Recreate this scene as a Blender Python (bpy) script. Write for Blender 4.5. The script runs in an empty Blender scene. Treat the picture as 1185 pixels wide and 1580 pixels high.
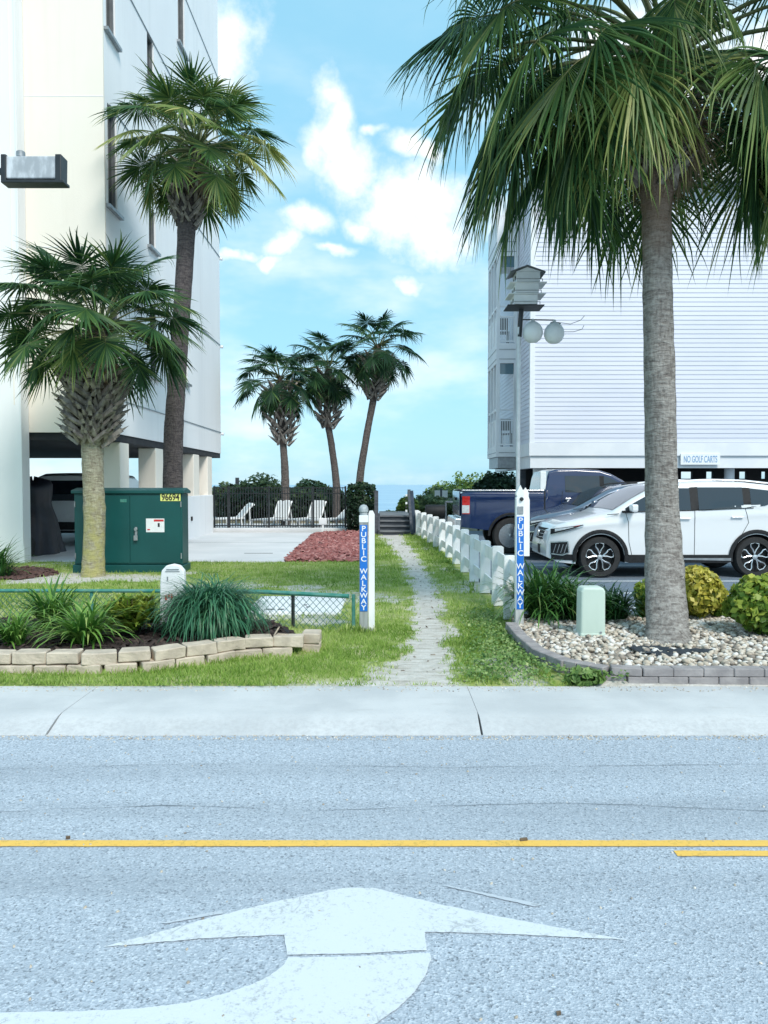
import bpy, bmesh, math, random
import numpy as np
from mathutils import Vector, Matrix
PI = math.pi
R = math.radians
random.seed(7); rng = np.random.default_rng(7)
scene = bpy.context.scene
C = scene.collection

# ------------------------------------------------------------------ camera
F, CX, CY, TILT, EYE = 1187.0, 592.5, 790.0, math.atan2(42.0, 1187.0), 1.6
cam_data = bpy.data.cameras.new('camera'); cam = bpy.data.objects.new('camera', cam_data); C.objects.link(cam)
cam.location = (0, 0, EYE); cam.rotation_euler = (PI/2 - TILT, 0, 0)
cam_data.sensor_fit = 'VERTICAL'; cam_data.sensor_height = 24.0; cam_data.lens = 24.0*F/1580.0
cam_data.clip_start = 0.05; cam_data.clip_end = 60000
scene.camera = cam
scene.render.resolution_x, scene.render.resolution_y = 768, 1024

# ------------------------------------------------------------------ light
SUN_EL, SUN_AZ = R(46), R(150)          # azimuth clockwise from +Y: behind the camera, to its right
sun_dir = Vector((math.sin(SUN_AZ)*math.cos(SUN_EL), math.cos(SUN_AZ)*math.cos(SUN_EL), math.sin(SUN_EL)))
sd = bpy.data.lights.new('sun', 'SUN'); sun = bpy.data.objects.new('sun', sd); C.objects.link(sun)
sd.energy = 1.1; sd.angle = R(18); sd.color = (1.0, 0.95, 0.88)
sun.rotation_euler = sun_dir.to_track_quat('Z', 'Y').to_euler(); sun.location = (-20, -40, 60)
scene.view_settings.view_transform = 'Standard'; scene.view_settings.look = 'None'
scene.view_settings.exposure = 1.54; scene.view_settings.gamma = 1.0
scene.cycles.use_denoising = True
scene.cycles.max_bounces = 8

world = bpy.data.worlds.new('World'); scene.world = world; world.use_nodes = True
wt = world.node_tree; wt.nodes.clear()
class NG:                                # small node-graph writer
    def __init__(s, tree): s.t = tree
    def n(s, kind, **kw):
        nd = s.t.nodes.new(kind)
        for k, v in kw.items(): setattr(nd, k, v)
        return nd
    def put(s, sock, v):
        if isinstance(v, bpy.types.NodeSocket): s.t.links.new(v, sock)
        else: sock.default_value = v
    def math(s, op, a, b=None, c=None, clamp=False):
        nd = s.n('ShaderNodeMath', operation=op, use_clamp=clamp)
        for i, v in enumerate((a, b, c)):
            if v is not None: s.put(nd.inputs[i], v)
        return nd.outputs[0]
    def vmath(s, op, a, b=None):
        nd = s.n('ShaderNodeVectorMath', operation=op); s.put(nd.inputs[0], a)
        if b is not None: s.put(nd.inputs[1], b)
        return nd.outputs[0]
    def noise(s, vec, scale, detail=3, rough=.55, dist=0):
        nd = s.n('ShaderNodeTexNoise'); s.put(nd.inputs['Vector'], vec)
        nd.inputs['Scale'].default_value = scale; nd.inputs['Detail'].default_value = detail
        nd.inputs['Roughness'].default_value = rough; nd.inputs['Distortion'].default_value = dist
        return nd.outputs['Fac']
    def ramp(s, fac, stops):
        nd = s.n('ShaderNodeValToRGB'); s.put(nd.inputs[0], fac); e = nd.color_ramp.elements
        while len(e) < len(stops): e.new(.5)
        for i, (p, c) in enumerate(stops):
            e[i].position = p; e[i].color = (*c, 1) if len(c) == 3 else c
        return nd.outputs[0]
    def mix(s, fac, a, b, blend='MIX'):
        nd = s.n('ShaderNodeMix', data_type='RGBA', blend_type=blend)
        s.put(nd.inputs[0], fac)
        for sock, v in ((nd.inputs[6], a), (nd.inputs[7], b)):
            s.put(sock, (*v, 1) if isinstance(v, tuple) and len(v) == 3 else v)
        return nd.outputs[2]
    def smooth(s, x, a, b):
        nd = s.n('ShaderNodeMapRange', interpolation_type='SMOOTHSTEP'); s.put(nd.inputs[0], x)
        nd.inputs[1].default_value = a; nd.inputs[2].default_value = b
        return nd.outputs[0]

g = NG(wt)
sky = g.n('ShaderNodeTexSky', sky_type='NISHITA', sun_disc=False)
sky.sun_elevation = SUN_EL; sky.sun_rotation = SUN_AZ
sky.air_density = 1.0; sky.dust_density = 1.2; sky.ozone_density = 1.0; sky.altitude = 0
tc = g.n('ShaderNodeTexCoord'); d = tc.outputs['Generated']
sep = g.n('ShaderNodeSeparateXYZ'); g.put(sep.inputs[0], d)
az = g.math('ARCTAN2', sep.outputs[0], sep.outputs[1]); el = g.math('ARCSINE', sep.outputs[2])
warp = g.n('ShaderNodeTexNoise'); g.put(warp.inputs['Vector'], d); warp.inputs['Scale'].default_value = 9; warp.inputs['Detail'].default_value = 4
wsep = g.n('ShaderNodeSeparateXYZ'); g.put(wsep.inputs[0], warp.outputs['Color'])
azw = g.math('ADD', az, g.math('MULTIPLY', g.math('SUBTRACT', wsep.outputs[0], .5), .13))
elw = g.math('ADD', el, g.math('MULTIPLY', g.math('SUBTRACT', wsep.outputs[1], .5), .10))
def pix_dir(u, v):
    a, b = (u-CX)/F, (CY-v)/F
    return Vector((a, math.cos(TILT)+b*math.sin(TILT), -math.sin(TILT)+b*math.cos(TILT))).normalized()
# the cumulus in view, each as a bearing, a height above the horizon and a size; elsewhere the noise carries on
CLOUDS = [(345, 95, 52, 55), (512, 205, 30, 50), (535, 258, 40, 32), (610, 320, 75, 42), (690, 345, 70, 48), (548, 352, 36, 20),
          (455, 352, 48, 20), (425, 385, 28, 22), (612, 236, 34, 14), (566, 216, 22, 9), (640, 424, 36, 15), (505, 398, 42, 9),
          (352, 408, 30, 12), (660, 240, 20, 14), (405, 425, 24, 12), (830, 330, 80, 40), (1010, 90, 120, 60), (1150, 90, 90, 60)]
field = None
for (u, v, ru, rv) in CLOUDS:
    p = pix_dir(u, v); a0, e0 = math.atan2(p.x, p.y), math.asin(p.z)
    dx = g.math('MULTIPLY', g.math('SUBTRACT', azw, a0), F/(ru*1.15)); dy = g.math('MULTIPLY', g.math('SUBTRACT', elw, e0), F/(rv*1.25))
    f = g.math('SUBTRACT', 1.0, g.math('SQRT', g.math('ADD', g.math('MULTIPLY', dx, dx), g.math('MULTIPLY', dy, dy))))
    field = f if field is None else g.math('MAXIMUM', field, f)
gen = g.math('MULTIPLY', g.math('SUBTRACT', g.noise(d, 3.2, 4), .56), 5.0)
away = g.smooth(g.math('ABSOLUTE', az), .5, .8)
gen = g.math('SUBTRACT', g.math('MULTIPLY', gen, away), g.math('MULTIPLY', g.math('SUBTRACT', 1.0, away), 1.0))
field = g.math('MAXIMUM', g.math('MAXIMUM', field, gen), -1.2)
field = g.math('ADD', field, g.math('MULTIPLY', g.math('SUBTRACT', g.noise(d, 15, 9, .62), .5), 2.6))
cloud = g.math('MULTIPLY', g.smooth(field, -.35, 1.1), g.smooth(el, .03, .16))
veil = g.math('MULTIPLY', g.smooth(g.noise(g.vmath('MULTIPLY', d, (1, 1, 2.5)), 4.0, 5), .40, .75), .55)
veil = g.math('MULTIPLY', veil, g.smooth(el, .62, .3))
cloud = g.math('MAXIMUM', cloud, veil)
tint = g.mix(.82, sky.outputs[0], (1.32, 2.9, 3.75))      # an evenly hazy sky
col = g.mix(cloud, tint, (5.0, 5.0, 4.9))
bg = g.n('ShaderNodeBackground'); g.put(bg.inputs[0], col); bg.inputs[1].default_value = 0.092
wo = g.n('ShaderNodeOutputWorld'); wt.links.new(bg.outputs[0], wo.inputs[0])

# ------------------------------------------------------------------ helpers
def ray(u, v):
    a, b = (u-CX)/F, (CY-v)/F
    return Vector((a, math.cos(TILT)+b*math.sin(TILT), -math.sin(TILT)+b*math.cos(TILT)))
def at(u, v, Y):
    r = ray(u, v); return Vector((0, 0, EYE)) + r*(Y/r.y)
def gp(u, v, z=0.0):
    r = ray(u, v); return Vector((0, 0, EYE)) + r*((z-EYE)/r.z)
def atx(u, v, X):
    r = ray(u, v); return Vector((0, 0, EYE)) + r*(X/r.x)
ORG = {}
def tag(o, label=None, cat=None, group=None, kind=None):
    for k, v in (('label', label), ('category', cat), ('group', group), ('kind', kind)):
        if v: o[k] = v
    return o
def thing(name, label, cat, loc, group=None, rz=0):
    o = bpy.data.objects.new(name, None); C.objects.link(o); o.location = loc; o.rotation_euler = (0, 0, rz)
    o.empty_display_size = .2
    ORG[o.name] = Vector(loc) if rz == 0 else Vector((0, 0, 0))
    return tag(o, label, cat, group)
def org(p): return ORG.get(p.name, Vector((0, 0, 0))) if p else Vector((0, 0, 0))
def link(name, me, mat, parent=None, loc=None, rot=None, scale=None):
    o = bpy.data.objects.new(name, me); C.objects.link(o)
    if mat is not None and not me.materials: me.materials.append(mat)
    if parent: o.parent = parent
    ORG[o.name] = org(parent)
    if loc is not None: o.location = Vector(loc) - org(parent)
    if rot is not None: o.rotation_euler = rot
    if scale is not None: o.scale = scale if hasattr(scale, '__len__') else (scale,)*3
    return o
class MB:
    def __init__(s): s.v = []; s.f = []; s.t = []; s.m = []; s.ct = 0.0; s.cm = 0
    def add(s, vs, fs):
        b = len(s.v); s.v += [tuple(p) for p in vs]; s.t += [s.ct]*len(vs)
        for f in fs: s.f.append(tuple(b+i for i in f)); s.m.append(s.cm)
        return s
    def box(s, x0, x1, y0, y1, z0, z1):
        return s.add([(x0,y0,z0),(x1,y0,z0),(x1,y1,z0),(x0,y1,z0),(x0,y0,z1),(x1,y0,z1),(x1,y1,z1),(x0,y1,z1)],
                     [(0,3,2,1),(4,5,6,7),(0,1,5,4),(1,2,6,5),(2,3,7,6),(3,0,4,7)])
    def obox(s, c, ex, ey, ez):            # oriented box: centre and three half-extent vectors
        c, ex, ey, ez = map(Vector, (c, ex, ey, ez))
        return s.add([c+ex*a+ey*b+ez*d for d in (-1, 1) for a, b in ((-1,-1),(1,-1),(1,1),(-1,1))],
                     [(0,3,2,1),(4,5,6,7),(0,1,5,4),(1,2,6,5),(2,3,7,6),(3,0,4,7)])
    def bar(s, a, b, w, h, up=(0,0,1)):    # beam from a to b, w across, h along up
        a, b = Vector(a), Vector(b); t = (b-a); x = t.cross(Vector(up))
        if x.length < 1e-6: x = t.cross(Vector((1,0,0)))
        x.normalize(); y = x.cross(t).normalized()
        return s.obox((a+b)/2, t/2, x*w/2, y*h/2)
    def prism(s, pts, axis, a0, a1):       # polygon pts (p,q) extruded along axis 'x','y','z'
        n = len(pts)
        def P(p, q, a): return {'x': (a,p,q), 'y': (p,a,q), 'z': (p,q,a)}[axis]
        vs = [P(p, q, a0) for p, q in pts] + [P(p, q, a1) for p, q in pts]
        return s.add(vs, [tuple(range(n))[::-1], tuple(range(n, 2*n))] + [(i, (i+1)%n, n+(i+1)%n, n+i) for i in range(n)])
    def tube(s, pts, rad, n=8, caps=True):
        pts = [Vector(p) for p in pts]; K = len(pts)
        rs = rad if hasattr(rad, '__len__') else [rad]*K
        vs = []; prev = None
        for i in range(K):
            t = (pts[min(i+1, K-1)] - pts[max(i-1, 0)]).normalized()
            if prev is None: x = t.orthogonal().normalized()
            else:
                x = prev - t*prev.dot(t); x = x.normalized() if x.length > 1e-6 else t.orthogonal().normalized()
            prev = x; y = t.cross(x)
            for k in range(n):
                a = 2*PI*k/n; vs.append(pts[i] + (x*math.cos(a)+y*math.sin(a))*rs[i])
        fs = [(i*n+k, i*n+(k+1)%n, (i+1)*n+(k+1)%n, (i+1)*n+k) for i in range(K-1) for k in range(n)]
        if caps: fs += [tuple(range(n))[::-1], tuple(range((K-1)*n, K*n))]
        return s.add(vs, fs)
    def lathe(s, prof, n=20, c=(0,0,0), axis='z', caps=True):
        vs = []
        for r, z in prof:
            for k in range(n):
                a = 2*PI*k/n; p = (r*math.cos(a), r*math.sin(a), z)
                if axis == 'y': p = (p[0], p[2], p[1])
                if axis == 'x': p = (p[2], p[0], p[1])
                vs.append((p[0]+c[0], p[1]+c[1], p[2]+c[2]))
        K = len(prof)
        fs = [(i*n+k, i*n+(k+1)%n, (i+1)*n+(k+1)%n, (i+1)*n+k) for i in range(K-1) for k in range(n)]
        if caps and prof[0][0] > 1e-5: fs.append(tuple(range(n))[::-1])
        if caps and prof[-1][0] > 1e-5: fs.append(tuple(range((K-1)*n, K*n)))
        return s.add(vs, fs)
    def grid(s, fn, nu, nv):               # fn(i/nu, j/nv) -> point
        vs = [fn(i/nu, j/nv) for i in range(nu+1) for j in range(nv+1)]
        return s.add(vs, [(i*(nv+1)+j, (i+1)*(nv+1)+j, (i+1)*(nv+1)+j+1, i*(nv+1)+j+1) for i in range(nu) for j in range(nv)])
    def mesh(s, name='mesh', origin=(0,0,0), smooth=False, mats=None):
        me = bpy.data.meshes.new(name); o = Vector(origin)
        me.from_pydata([(p[0]-o.x, p[1]-o.y, p[2]-o.z) for p in s.v], [], s.f)
        if any(s.t):
            at_ = me.attributes.new('tint', 'FLOAT', 'POINT'); at_.data.foreach_set('value', np.array(s.t, dtype=np.float32))
        if mats:
            for m in mats: me.materials.append(m)
            me.polygons.foreach_set('material_index', s.m)
        if smooth: me.polygons.foreach_set('use_smooth', [True]*len(me.polygons))
        me.update(); return me
    def build(s, name, mat, parent=None, smooth=False, bevel=0, seg=2, auto=None):
        mats = mat if isinstance(mat, (list, tuple)) else None
        me = s.mesh(name, org(parent), smooth, mats)
        if bevel or auto:
            bm = bmesh.new(); bm.from_mesh(me)
            bmesh.ops.remove_doubles(bm, verts=bm.verts, dist=1e-5)
            if bevel:
                ed = [e for e in bm.edges if len(e.link_faces) == 2 and e.calc_face_angle(0) > .5]
                bmesh.ops.bevel(bm, geom=ed, offset=bevel, segments=seg, affect='EDGES', profile=.5, clamp_overlap=True)
            bmesh.ops.recalc_face_normals(bm, faces=bm.faces)
            bm.to_mesh(me); bm.free()
        if auto:
            me.polygons.foreach_set('use_smooth', [True]*len(me.polygons)); me.set_sharp_from_angle(angle=R(auto))
        return link(name, me, None if mats else mat, parent)
def fast_mesh(name, verts, faces, tint=None, smooth=False):     # verts Nx3, faces Mx3 numpy
    me = bpy.data.meshes.new(name); nv, nf = len(verts), len(faces); k = faces.shape[1]
    me.vertices.add(nv); me.vertices.foreach_set('co', np.ascontiguousarray(verts, dtype=np.float32).ravel())
    me.loops.add(nf*k); me.loops.foreach_set('vertex_index', np.ascontiguousarray(faces, dtype=np.int32).ravel())
    me.polygons.add(nf); me.polygons.foreach_set('loop_start', np.arange(0, nf*k, k, dtype=np.int32))
    if tint is not None:
        a = me.attributes.new('tint', 'FLOAT', 'POINT'); a.data.foreach_set('value', np.ascontiguousarray(tint, dtype=np.float32))
    if smooth: me.polygons.foreach_set('use_smooth', np.ones(nf, dtype=bool))
    me.update(calc_edges=True); me.validate(); return me

# ------------------------------------------------------------------ materials
MATS = {}
def newmat(name):
    m = bpy.data.materials.new(name); m.use_nodes = True; m.node_tree.nodes.clear(); MATS[name] = m
    gg = NG(m.node_tree)
    p = gg.n('ShaderNodeBsdfPrincipled'); o = gg.n('ShaderNodeOutputMaterial'); m.node_tree.links.new(p.outputs[0], o.inputs[0])
    pos = gg.n('ShaderNodeNewGeometry').outputs['Position']
    return m, gg, p, pos, o
def bump(gg, p, h, strength=.3, dist=.01):
    b = gg.n('ShaderNodeBump'); gg.put(b.inputs['Height'], h); b.inputs['Strength'].default_value = strength; b.inputs['Distance'].default_value = dist
    gg.t.links.new(b.outputs[0], p.inputs['Normal'])
def mat(name, c1, c2=None, rough=.6, scale=6, detail=4, stretch=(1,1,1), bmp=0, bscale=None, metal=0, spec=.5, lo=.35, hi=.65, coat=0, rvar=0):
    if name in MATS: return MATS[name]
    m, gg, p, pos, o = newmat(name)
    c2 = c2 or tuple(min(1, x*.86) for x in c1)
    vec = gg.vmath('MULTIPLY', pos, stretch) if stretch != (1,1,1) else pos
    f = gg.noise(vec, scale, detail)
    gg.put(p.inputs['Base Color'], gg.mix(gg.smooth(f, lo, hi), c1, c2))
    p.inputs['Roughness'].default_value = rough; p.inputs['Metallic'].default_value = metal
    p.inputs['Specular IOR Level'].default_value = spec; p.inputs['Coat Weight'].default_value = coat; p.inputs['Coat Roughness'].default_value = .05
    if rvar: gg.put(p.inputs['Roughness'], gg.math('ADD', rough-rvar/2, gg.math('MULTIPLY', gg.noise(pos, scale*1.7, 5), rvar)))
    if bmp: bump(gg, p, gg.noise(vec, bscale or scale*3, 5, .6), bmp, .01)
    return m
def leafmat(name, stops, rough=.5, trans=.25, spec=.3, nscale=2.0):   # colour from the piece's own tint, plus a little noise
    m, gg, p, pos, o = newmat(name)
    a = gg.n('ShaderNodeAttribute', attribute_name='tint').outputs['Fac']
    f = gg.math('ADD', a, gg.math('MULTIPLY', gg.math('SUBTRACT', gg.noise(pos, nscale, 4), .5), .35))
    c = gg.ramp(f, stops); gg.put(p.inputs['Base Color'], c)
    p.inputs['Roughness'].default_value = rough; p.inputs['Specular IOR Level'].default_value = spec
    tr = gg.n('ShaderNodeBsdfTranslucent'); gg.put(tr.inputs[0], c)
    mx = gg.n('ShaderNodeMixShader'); mx.inputs[0].default_value = trans
    gg.t.links.new(p.outputs[0], mx.inputs[1]); gg.t.links.new(tr.outputs[0], mx.inputs[2]); gg.t.links.new(mx.outputs[0], o.inputs[0])
    return m
def glassmat(name, tint=(.02,.03,.035), rough=.03):
    m, gg, p, pos, o = newmat(name)
    p.inputs['Base Color'].default_value = (*tint, 1); p.inputs['Roughness'].default_value = rough
    p.inputs['Specular IOR Level'].default_value = .8; p.inputs['Coat Weight'].default_value = .5; p.inputs['Coat Roughness'].default_value = .02
    return m

# asphalt: light aggregate in a grey binder
def asphalt(name, dark, mid, light, scale=95):
    m, gg, p, pos, o = newmat(name)
    vo = gg.n('ShaderNodeTexVoronoi'); gg.put(vo.inputs['Vector'], pos); vo.inputs['Scale'].default_value = scale
    s = gg.n('ShaderNodeSeparateColor'); gg.put(s.inputs[0], vo.outputs['Color'])
    fine = gg.noise(pos, scale*.55, 5, .7)
    f = gg.math('ADD', gg.math('MULTIPLY', s.outputs[0], .55), gg.math('MULTIPLY', fine, .55))
    c = gg.ramp(f, [(.22, dark), (.42, mid), (.62, mid), (.86, light)])
    big = gg.noise(gg.vmath('MULTIPLY', pos, (.25, 1.6, 1)), 1.3, 5)
    c = gg.mix(gg.math('MULTIPLY', gg.smooth(big, .35, .75), .28), c, tuple(x*.62 for x in mid))
    gg.put(p.inputs['Base Color'], c); tr = gg.math('MULTIPLY', gg.smooth(gg.noise(gg.vmath('MULTIPLY', pos, (.06, 2.4, 1)), 1.0, 3), .48, .66), .22)      # wheel tracks along the lanes
    st = gg.math('MULTIPLY', gg.smooth(gg.noise(pos, 1.1, 7, .65), .60, .74), .30)                                  # oil and damp stains
    c = gg.mix(gg.math('MAXIMUM', tr, st), c, tuple(x*.5 for x in mid)); gg.put(p.inputs['Base Color'], c)
    p.inputs['Roughness'].default_value = .85; p.inputs['Specular IOR Level'].default_value = .25
    h = gg.math('ADD', vo.outputs['Distance'], gg.noise(pos, scale*1.3, 3)); bump(gg, p, h, .55, .006)
    return m
M = {}
M['asphalt'] = asphalt('road_asphalt', (.17,.195,.225), (.40,.455,.52), (.59,.645,.71), 120)
M['lot'] = asphalt('lot_asphalt', (.10,.125,.155), (.15,.19,.24), (.23,.27,.32), 70)
def paint(name, c, wear=.5):
    m, gg, p, pos, o = newmat(name)
    n1 = gg.noise(pos, 55, 6, .7); n2 = gg.noise(pos, 4, 4)
    vo = gg.n('ShaderNodeTexVoronoi', feature='DISTANCE_TO_EDGE'); gg.put(vo.inputs['Vector'], gg.vmath('ADD', pos, gg.vmath('MULTIPLY', warpv(gg, pos, 5), (.2,.2,0)))); vo.inputs['Scale'].default_value = 2.3
    crack = gg.math('SUBTRACT', 1.0, gg.smooth(vo.outputs[0], .002, .011))
    crack = gg.math('MULTIPLY', crack, gg.smooth(n2, .54, .64))
    f = gg.math('MAXIMUM', gg.math('MULTIPLY', gg.smooth(gg.math('ADD', n1, gg.math('MULTIPLY', n2, .4)), .70, .95), wear), gg.math('MULTIPLY', crack, .5))
    gg.put(p.inputs['Base Color'], gg.mix(f, c, tuple(x*.42 for x in c)))
    p.inputs['Roughness'].default_value = .6; bump(gg, p, gg.noise(pos, 110, 3), .25, .004)
    return m
def warpv(gg, pos, sc):
    nd = gg.n('ShaderNodeTexNoise'); gg.put(nd.inputs['Vector'], pos); nd.inputs['Scale'].default_value = sc; return nd.outputs['Color']
M['white_paint'] = paint('road_paint_white', (.62,.66,.69), .7)
M['yellow_paint'] = paint('road_paint_yellow', (.80,.49,.10), .7)
M['ghost_paint'] = paint('road_paint_worn', (.49,.535,.585), .9)
m, gg, p, pos, o = newmat('sidewalk_concrete')
c = gg.mix(gg.smooth(gg.noise(pos, 1.4, 9, .62), .33, .68), (.47,.485,.495), (.57,.58,.585))
c = gg.mix(gg.math('MULTIPLY', gg.smooth(gg.noise(pos, 70, 4, .7), .56, .72), .35), c, (.30,.31,.32))          # sand grains
c = gg.mix(gg.math('MULTIPLY', gg.smooth(gg.noise(gg.vmath('MULTIPLY', pos, (.7, 3, 1)), 2.6, 8, .7), .56, .74), .35), c, (.36,.355,.34))   # grime
s_ = gg.n('ShaderNodeSeparateXYZ'); gg.put(s_.inputs[0], pos)
gut = gg.smooth(gg.math('ADD', s_.outputs[1], gg.math('MULTIPLY', gg.noise(pos, 6, 6), .12)), 5.40, 5.30)
c = gg.mix(gg.math('MULTIPLY', gut, gg.math('MULTIPLY', gg.smooth(gg.noise(pos, 25, 6, .7), .36, .70), .6)), c, (.40,.405,.415))                 # scuffed gutter edge
gg.put(p.inputs['Base Color'], c); p.inputs['Roughness'].default_value = .88; p.inputs['Specular IOR Level'].default_value = .2
bump(gg, p, gg.noise(pos, 90, 5, .7), .35, .006); M['concrete'] = m
M['concrete2'] = mat('slab_concrete', (.60,.61,.62), (.68,.68,.69), .8, .8, 6, bmp=.15, bscale=40, spec=.25)
M['joint'] = mat('joint_dirt', (.045,.045,.05), (.09,.085,.08), .95, 14)
def wallmat(name, c1, c2, stain):
    m, gg, p, pos, o = newmat(name)
    c = gg.mix(gg.smooth(gg.noise(gg.vmath('MULTIPLY', pos, (1,1,.4)), .6, 6), .35, .65), c1, c2)
    rain = gg.smooth(gg.noise(gg.vmath('MULTIPLY', pos, (2.2,2.2,.10)), 1.0, 7, .65), .52, .75)          # rain streaks
    c = gg.mix(gg.math('MULTIPLY', rain, .45), c, stain)
    c = gg.mix(gg.math('MULTIPLY', gg.smooth(gg.noise(pos, 1.7, 8, .7), .60, .80), .3), c, stain)
    gg.put(p.inputs['Base Color'], c); p.inputs['Roughness'].default_value = .8; p.inputs['Specular IOR Level'].default_value = .25
    bump(gg, p, gg.noise(pos, 45, 5, .65), .2, .01); return m
M['wall_white'] = wallmat('stucco_white', (.86,.865,.875), (.81,.82,.835), (.70,.71,.72))
M['wall_cream'] = wallmat('stucco_cream', (.87,.81,.72), (.83,.77,.685), (.74,.68,.60))
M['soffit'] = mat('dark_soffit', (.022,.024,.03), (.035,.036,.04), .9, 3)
M['trim'] = mat('white_trim', (.78,.80,.82), (.72,.745,.78), .5, 1.3, 4)
M['siding'] = mat('vinyl_siding', (.66,.68,.77), (.62,.645,.74), .45, 1.1, 4, stretch=(.4,1,1))
M['fence_white'] = mat('fence_white', (.87,.88,.885), (.77,.79,.80), .55, 5, 5, stretch=(1,1,.5), bmp=.1)
M['frame_dark'] = mat('window_frame', (.10,.11,.12), (.14,.15,.16), .5, 5)
M['glass'] = glassmat('dark_glass')
M['glass_car'] = glassmat('car_glass', (.010,.017,.026), .02)
M['glass_blue'] = glassmat('blue_glass', (.06,.14,.18), .1)
M['black'] = mat('black_plastic', (.014,.015,.017), (.022,.023,.025), .6, 20, spec=.25)
M['tyre'] = mat('tyre_rubber', (.016,.017,.018), (.026,.026,.027), .8, 25, bmp=.1)
M['black_metal'] = mat('black_metal', (.014,.018,.022), (.022,.026,.03), .4, 9)
M['silver'] = mat('silver_metal', (.74,.75,.77), (.66,.67,.69), .25, 12, metal=.9)
M['grey_metal'] = mat('grey_metal', (.36,.38,.40), (.28,.30,.32), .45, 9, metal=.5)
M['navy_paint'] = mat('navy_paint', (.004,.017,.072), (.005,.019,.08), .25, 1, coat=1.0)
M['white_car'] = mat('white_car_paint', (.76,.78,.80), (.77,.79,.81), .28, 1, coat=1.0)
M['grey_car'] = mat('grey_car_paint', (.12,.16,.22), (.13,.17,.23), .28, 1, coat=1.0, metal=.4)
M['red_lens'] = mat('red_lens', (.55,.012,.015), (.48,.01,.012), .15, 8, coat=.6)
M['clear_lens'] = mat('clear_lens', (.62,.65,.68), (.50,.53,.56), .12, 30, coat=.8)
M['cover'] = mat('black_cover', (.012,.014,.022), (.020,.024,.038), .5, 3, bmp=.25, bscale=5)
M['green_box'] = mat('green_enamel', (.004,.075,.074), (.003,.064,.064), .42, 2, 5, bmp=.04, bscale=80, rvar=.1)
M['green_rail'] = mat('green_vinyl', (.03,.20,.16), (.10,.26,.22), .5, 14, 5)
M['green_wire'] = mat('green_wire', (.035,.13,.10), (.07,.16,.13), .5, 14)
M['pale_green'] = mat('pale_green_plastic', (.55,.66,.58), (.49,.60,.53), .5, 3, 5, stretch=(1,1,.5), bmp=.05)
M['label_yellow'] = mat('label_yellow', (.78,.80,.22), (.72,.74,.22), .5, 10)
M['label_white'] = mat('label_white', (.80,.81,.82), (.74,.75,.77), .5, 10)
M['label_red'] = mat('label_red', (.60,.03,.03), (.55,.03,.03), .5, 10)
M['ink'] = mat('ink_black', (.02,.02,.022), (.03,.03,.03), .6, 10)
M['sign_blue'] = mat('sign_blue', (.008,.145,.56), (.010,.165,.60), .4, 3)
M['sign_white'] = mat('sign_white', (.82,.84,.86), (.78,.80,.83), .5, 8)
M['sign_ink_blue'] = mat('sign_ink_blue', (.16,.33,.55), (.19,.37,.58), .5, 10)
M['post_wood'] = mat('weathered_post', (.36,.38,.38), (.26,.27,.26), .8, 3, 6, stretch=(8,8,.7), bmp=.3, bscale=12)
M['grey_wood'] = mat('dark_weathered_wood', (.055,.065,.08), (.09,.10,.115), .85, 3, 6, stretch=(1,6,6), bmp=.3, bscale=10)
M['step_wood'] = mat('step_wood', (.22,.23,.24), (.14,.15,.165), .85, 3, 6, stretch=(.8,6,6), bmp=.3, bscale=10)
M['block'] = mat('tan_block', (.62,.53,.425), (.43,.365,.295), .95, 6, 8, bmp=1.0, bscale=22, lo=.3, hi=.7, spec=.2)
M['brick'] = mat('paver_grey', (.36,.335,.33), (.25,.232,.235), .95, 8, 7, bmp=.5, bscale=40, lo=.3, hi=.7, spec=.2)
M['mulch'] = leafmat('mulch_dark', [(0, (.018,.014,.014)), (.5, (.045,.033,.03)), (1, (.10,.075,.065))], .95, 0)
M['mulch_red'] = leafmat('mulch_red', [(0, (.16,.05,.05)), (.5, (.34,.125,.115)), (1, (.52,.27,.25))], .95, 0)
M['stone'] = leafmat('pebbles', [(0, (.20,.175,.155)), (.35, (.46,.395,.315)), (.7, (.60,.54,.455)), (1, (.72,.70,.67))], .8, 0, nscale=30)
M['fabric'] = mat('weed_fabric', (.018,.024,.032), (.03,.038,.048), .75, 18, bmp=.3)
M['pvc'] = mat('white_plastic', (.80,.82,.82), (.75,.77,.78), .4, 6)
M['gourd'] = mat('gourd_white', (.78,.80,.81), (.70,.73,.75), .45, 4)
M['frond'] = leafmat('palm_leaf', [(0, (.014,.048,.024)), (.28, (.036,.105,.038)), (.52, (.105,.195,.05)), (.75, (.28,.335,.10)), (1, (.60,.55,.22))], .48, .30, .3)
M['frond_dead'] = leafmat('dead_palm_leaf', [(0, (.10,.07,.045)), (.5, (.24,.18,.115)), (1, (.42,.34,.23))], .8, .15)
M['petiole'] = mat('palm_stalk', (.10,.13,.045), (.16,.17,.07), .55, 4)
M['boot'] = mat('palm_boot', (.36,.325,.29), (.13,.11,.10), .9, 12, 6, stretch=(1,1,.4), bmp=.5, bscale=40, lo=.3, hi=.7)
M['fiber'] = mat('palm_fibre', (.06,.045,.036), (.13,.095,.07), .95, 30, 5, bmp=.6, bscale=60)
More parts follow.
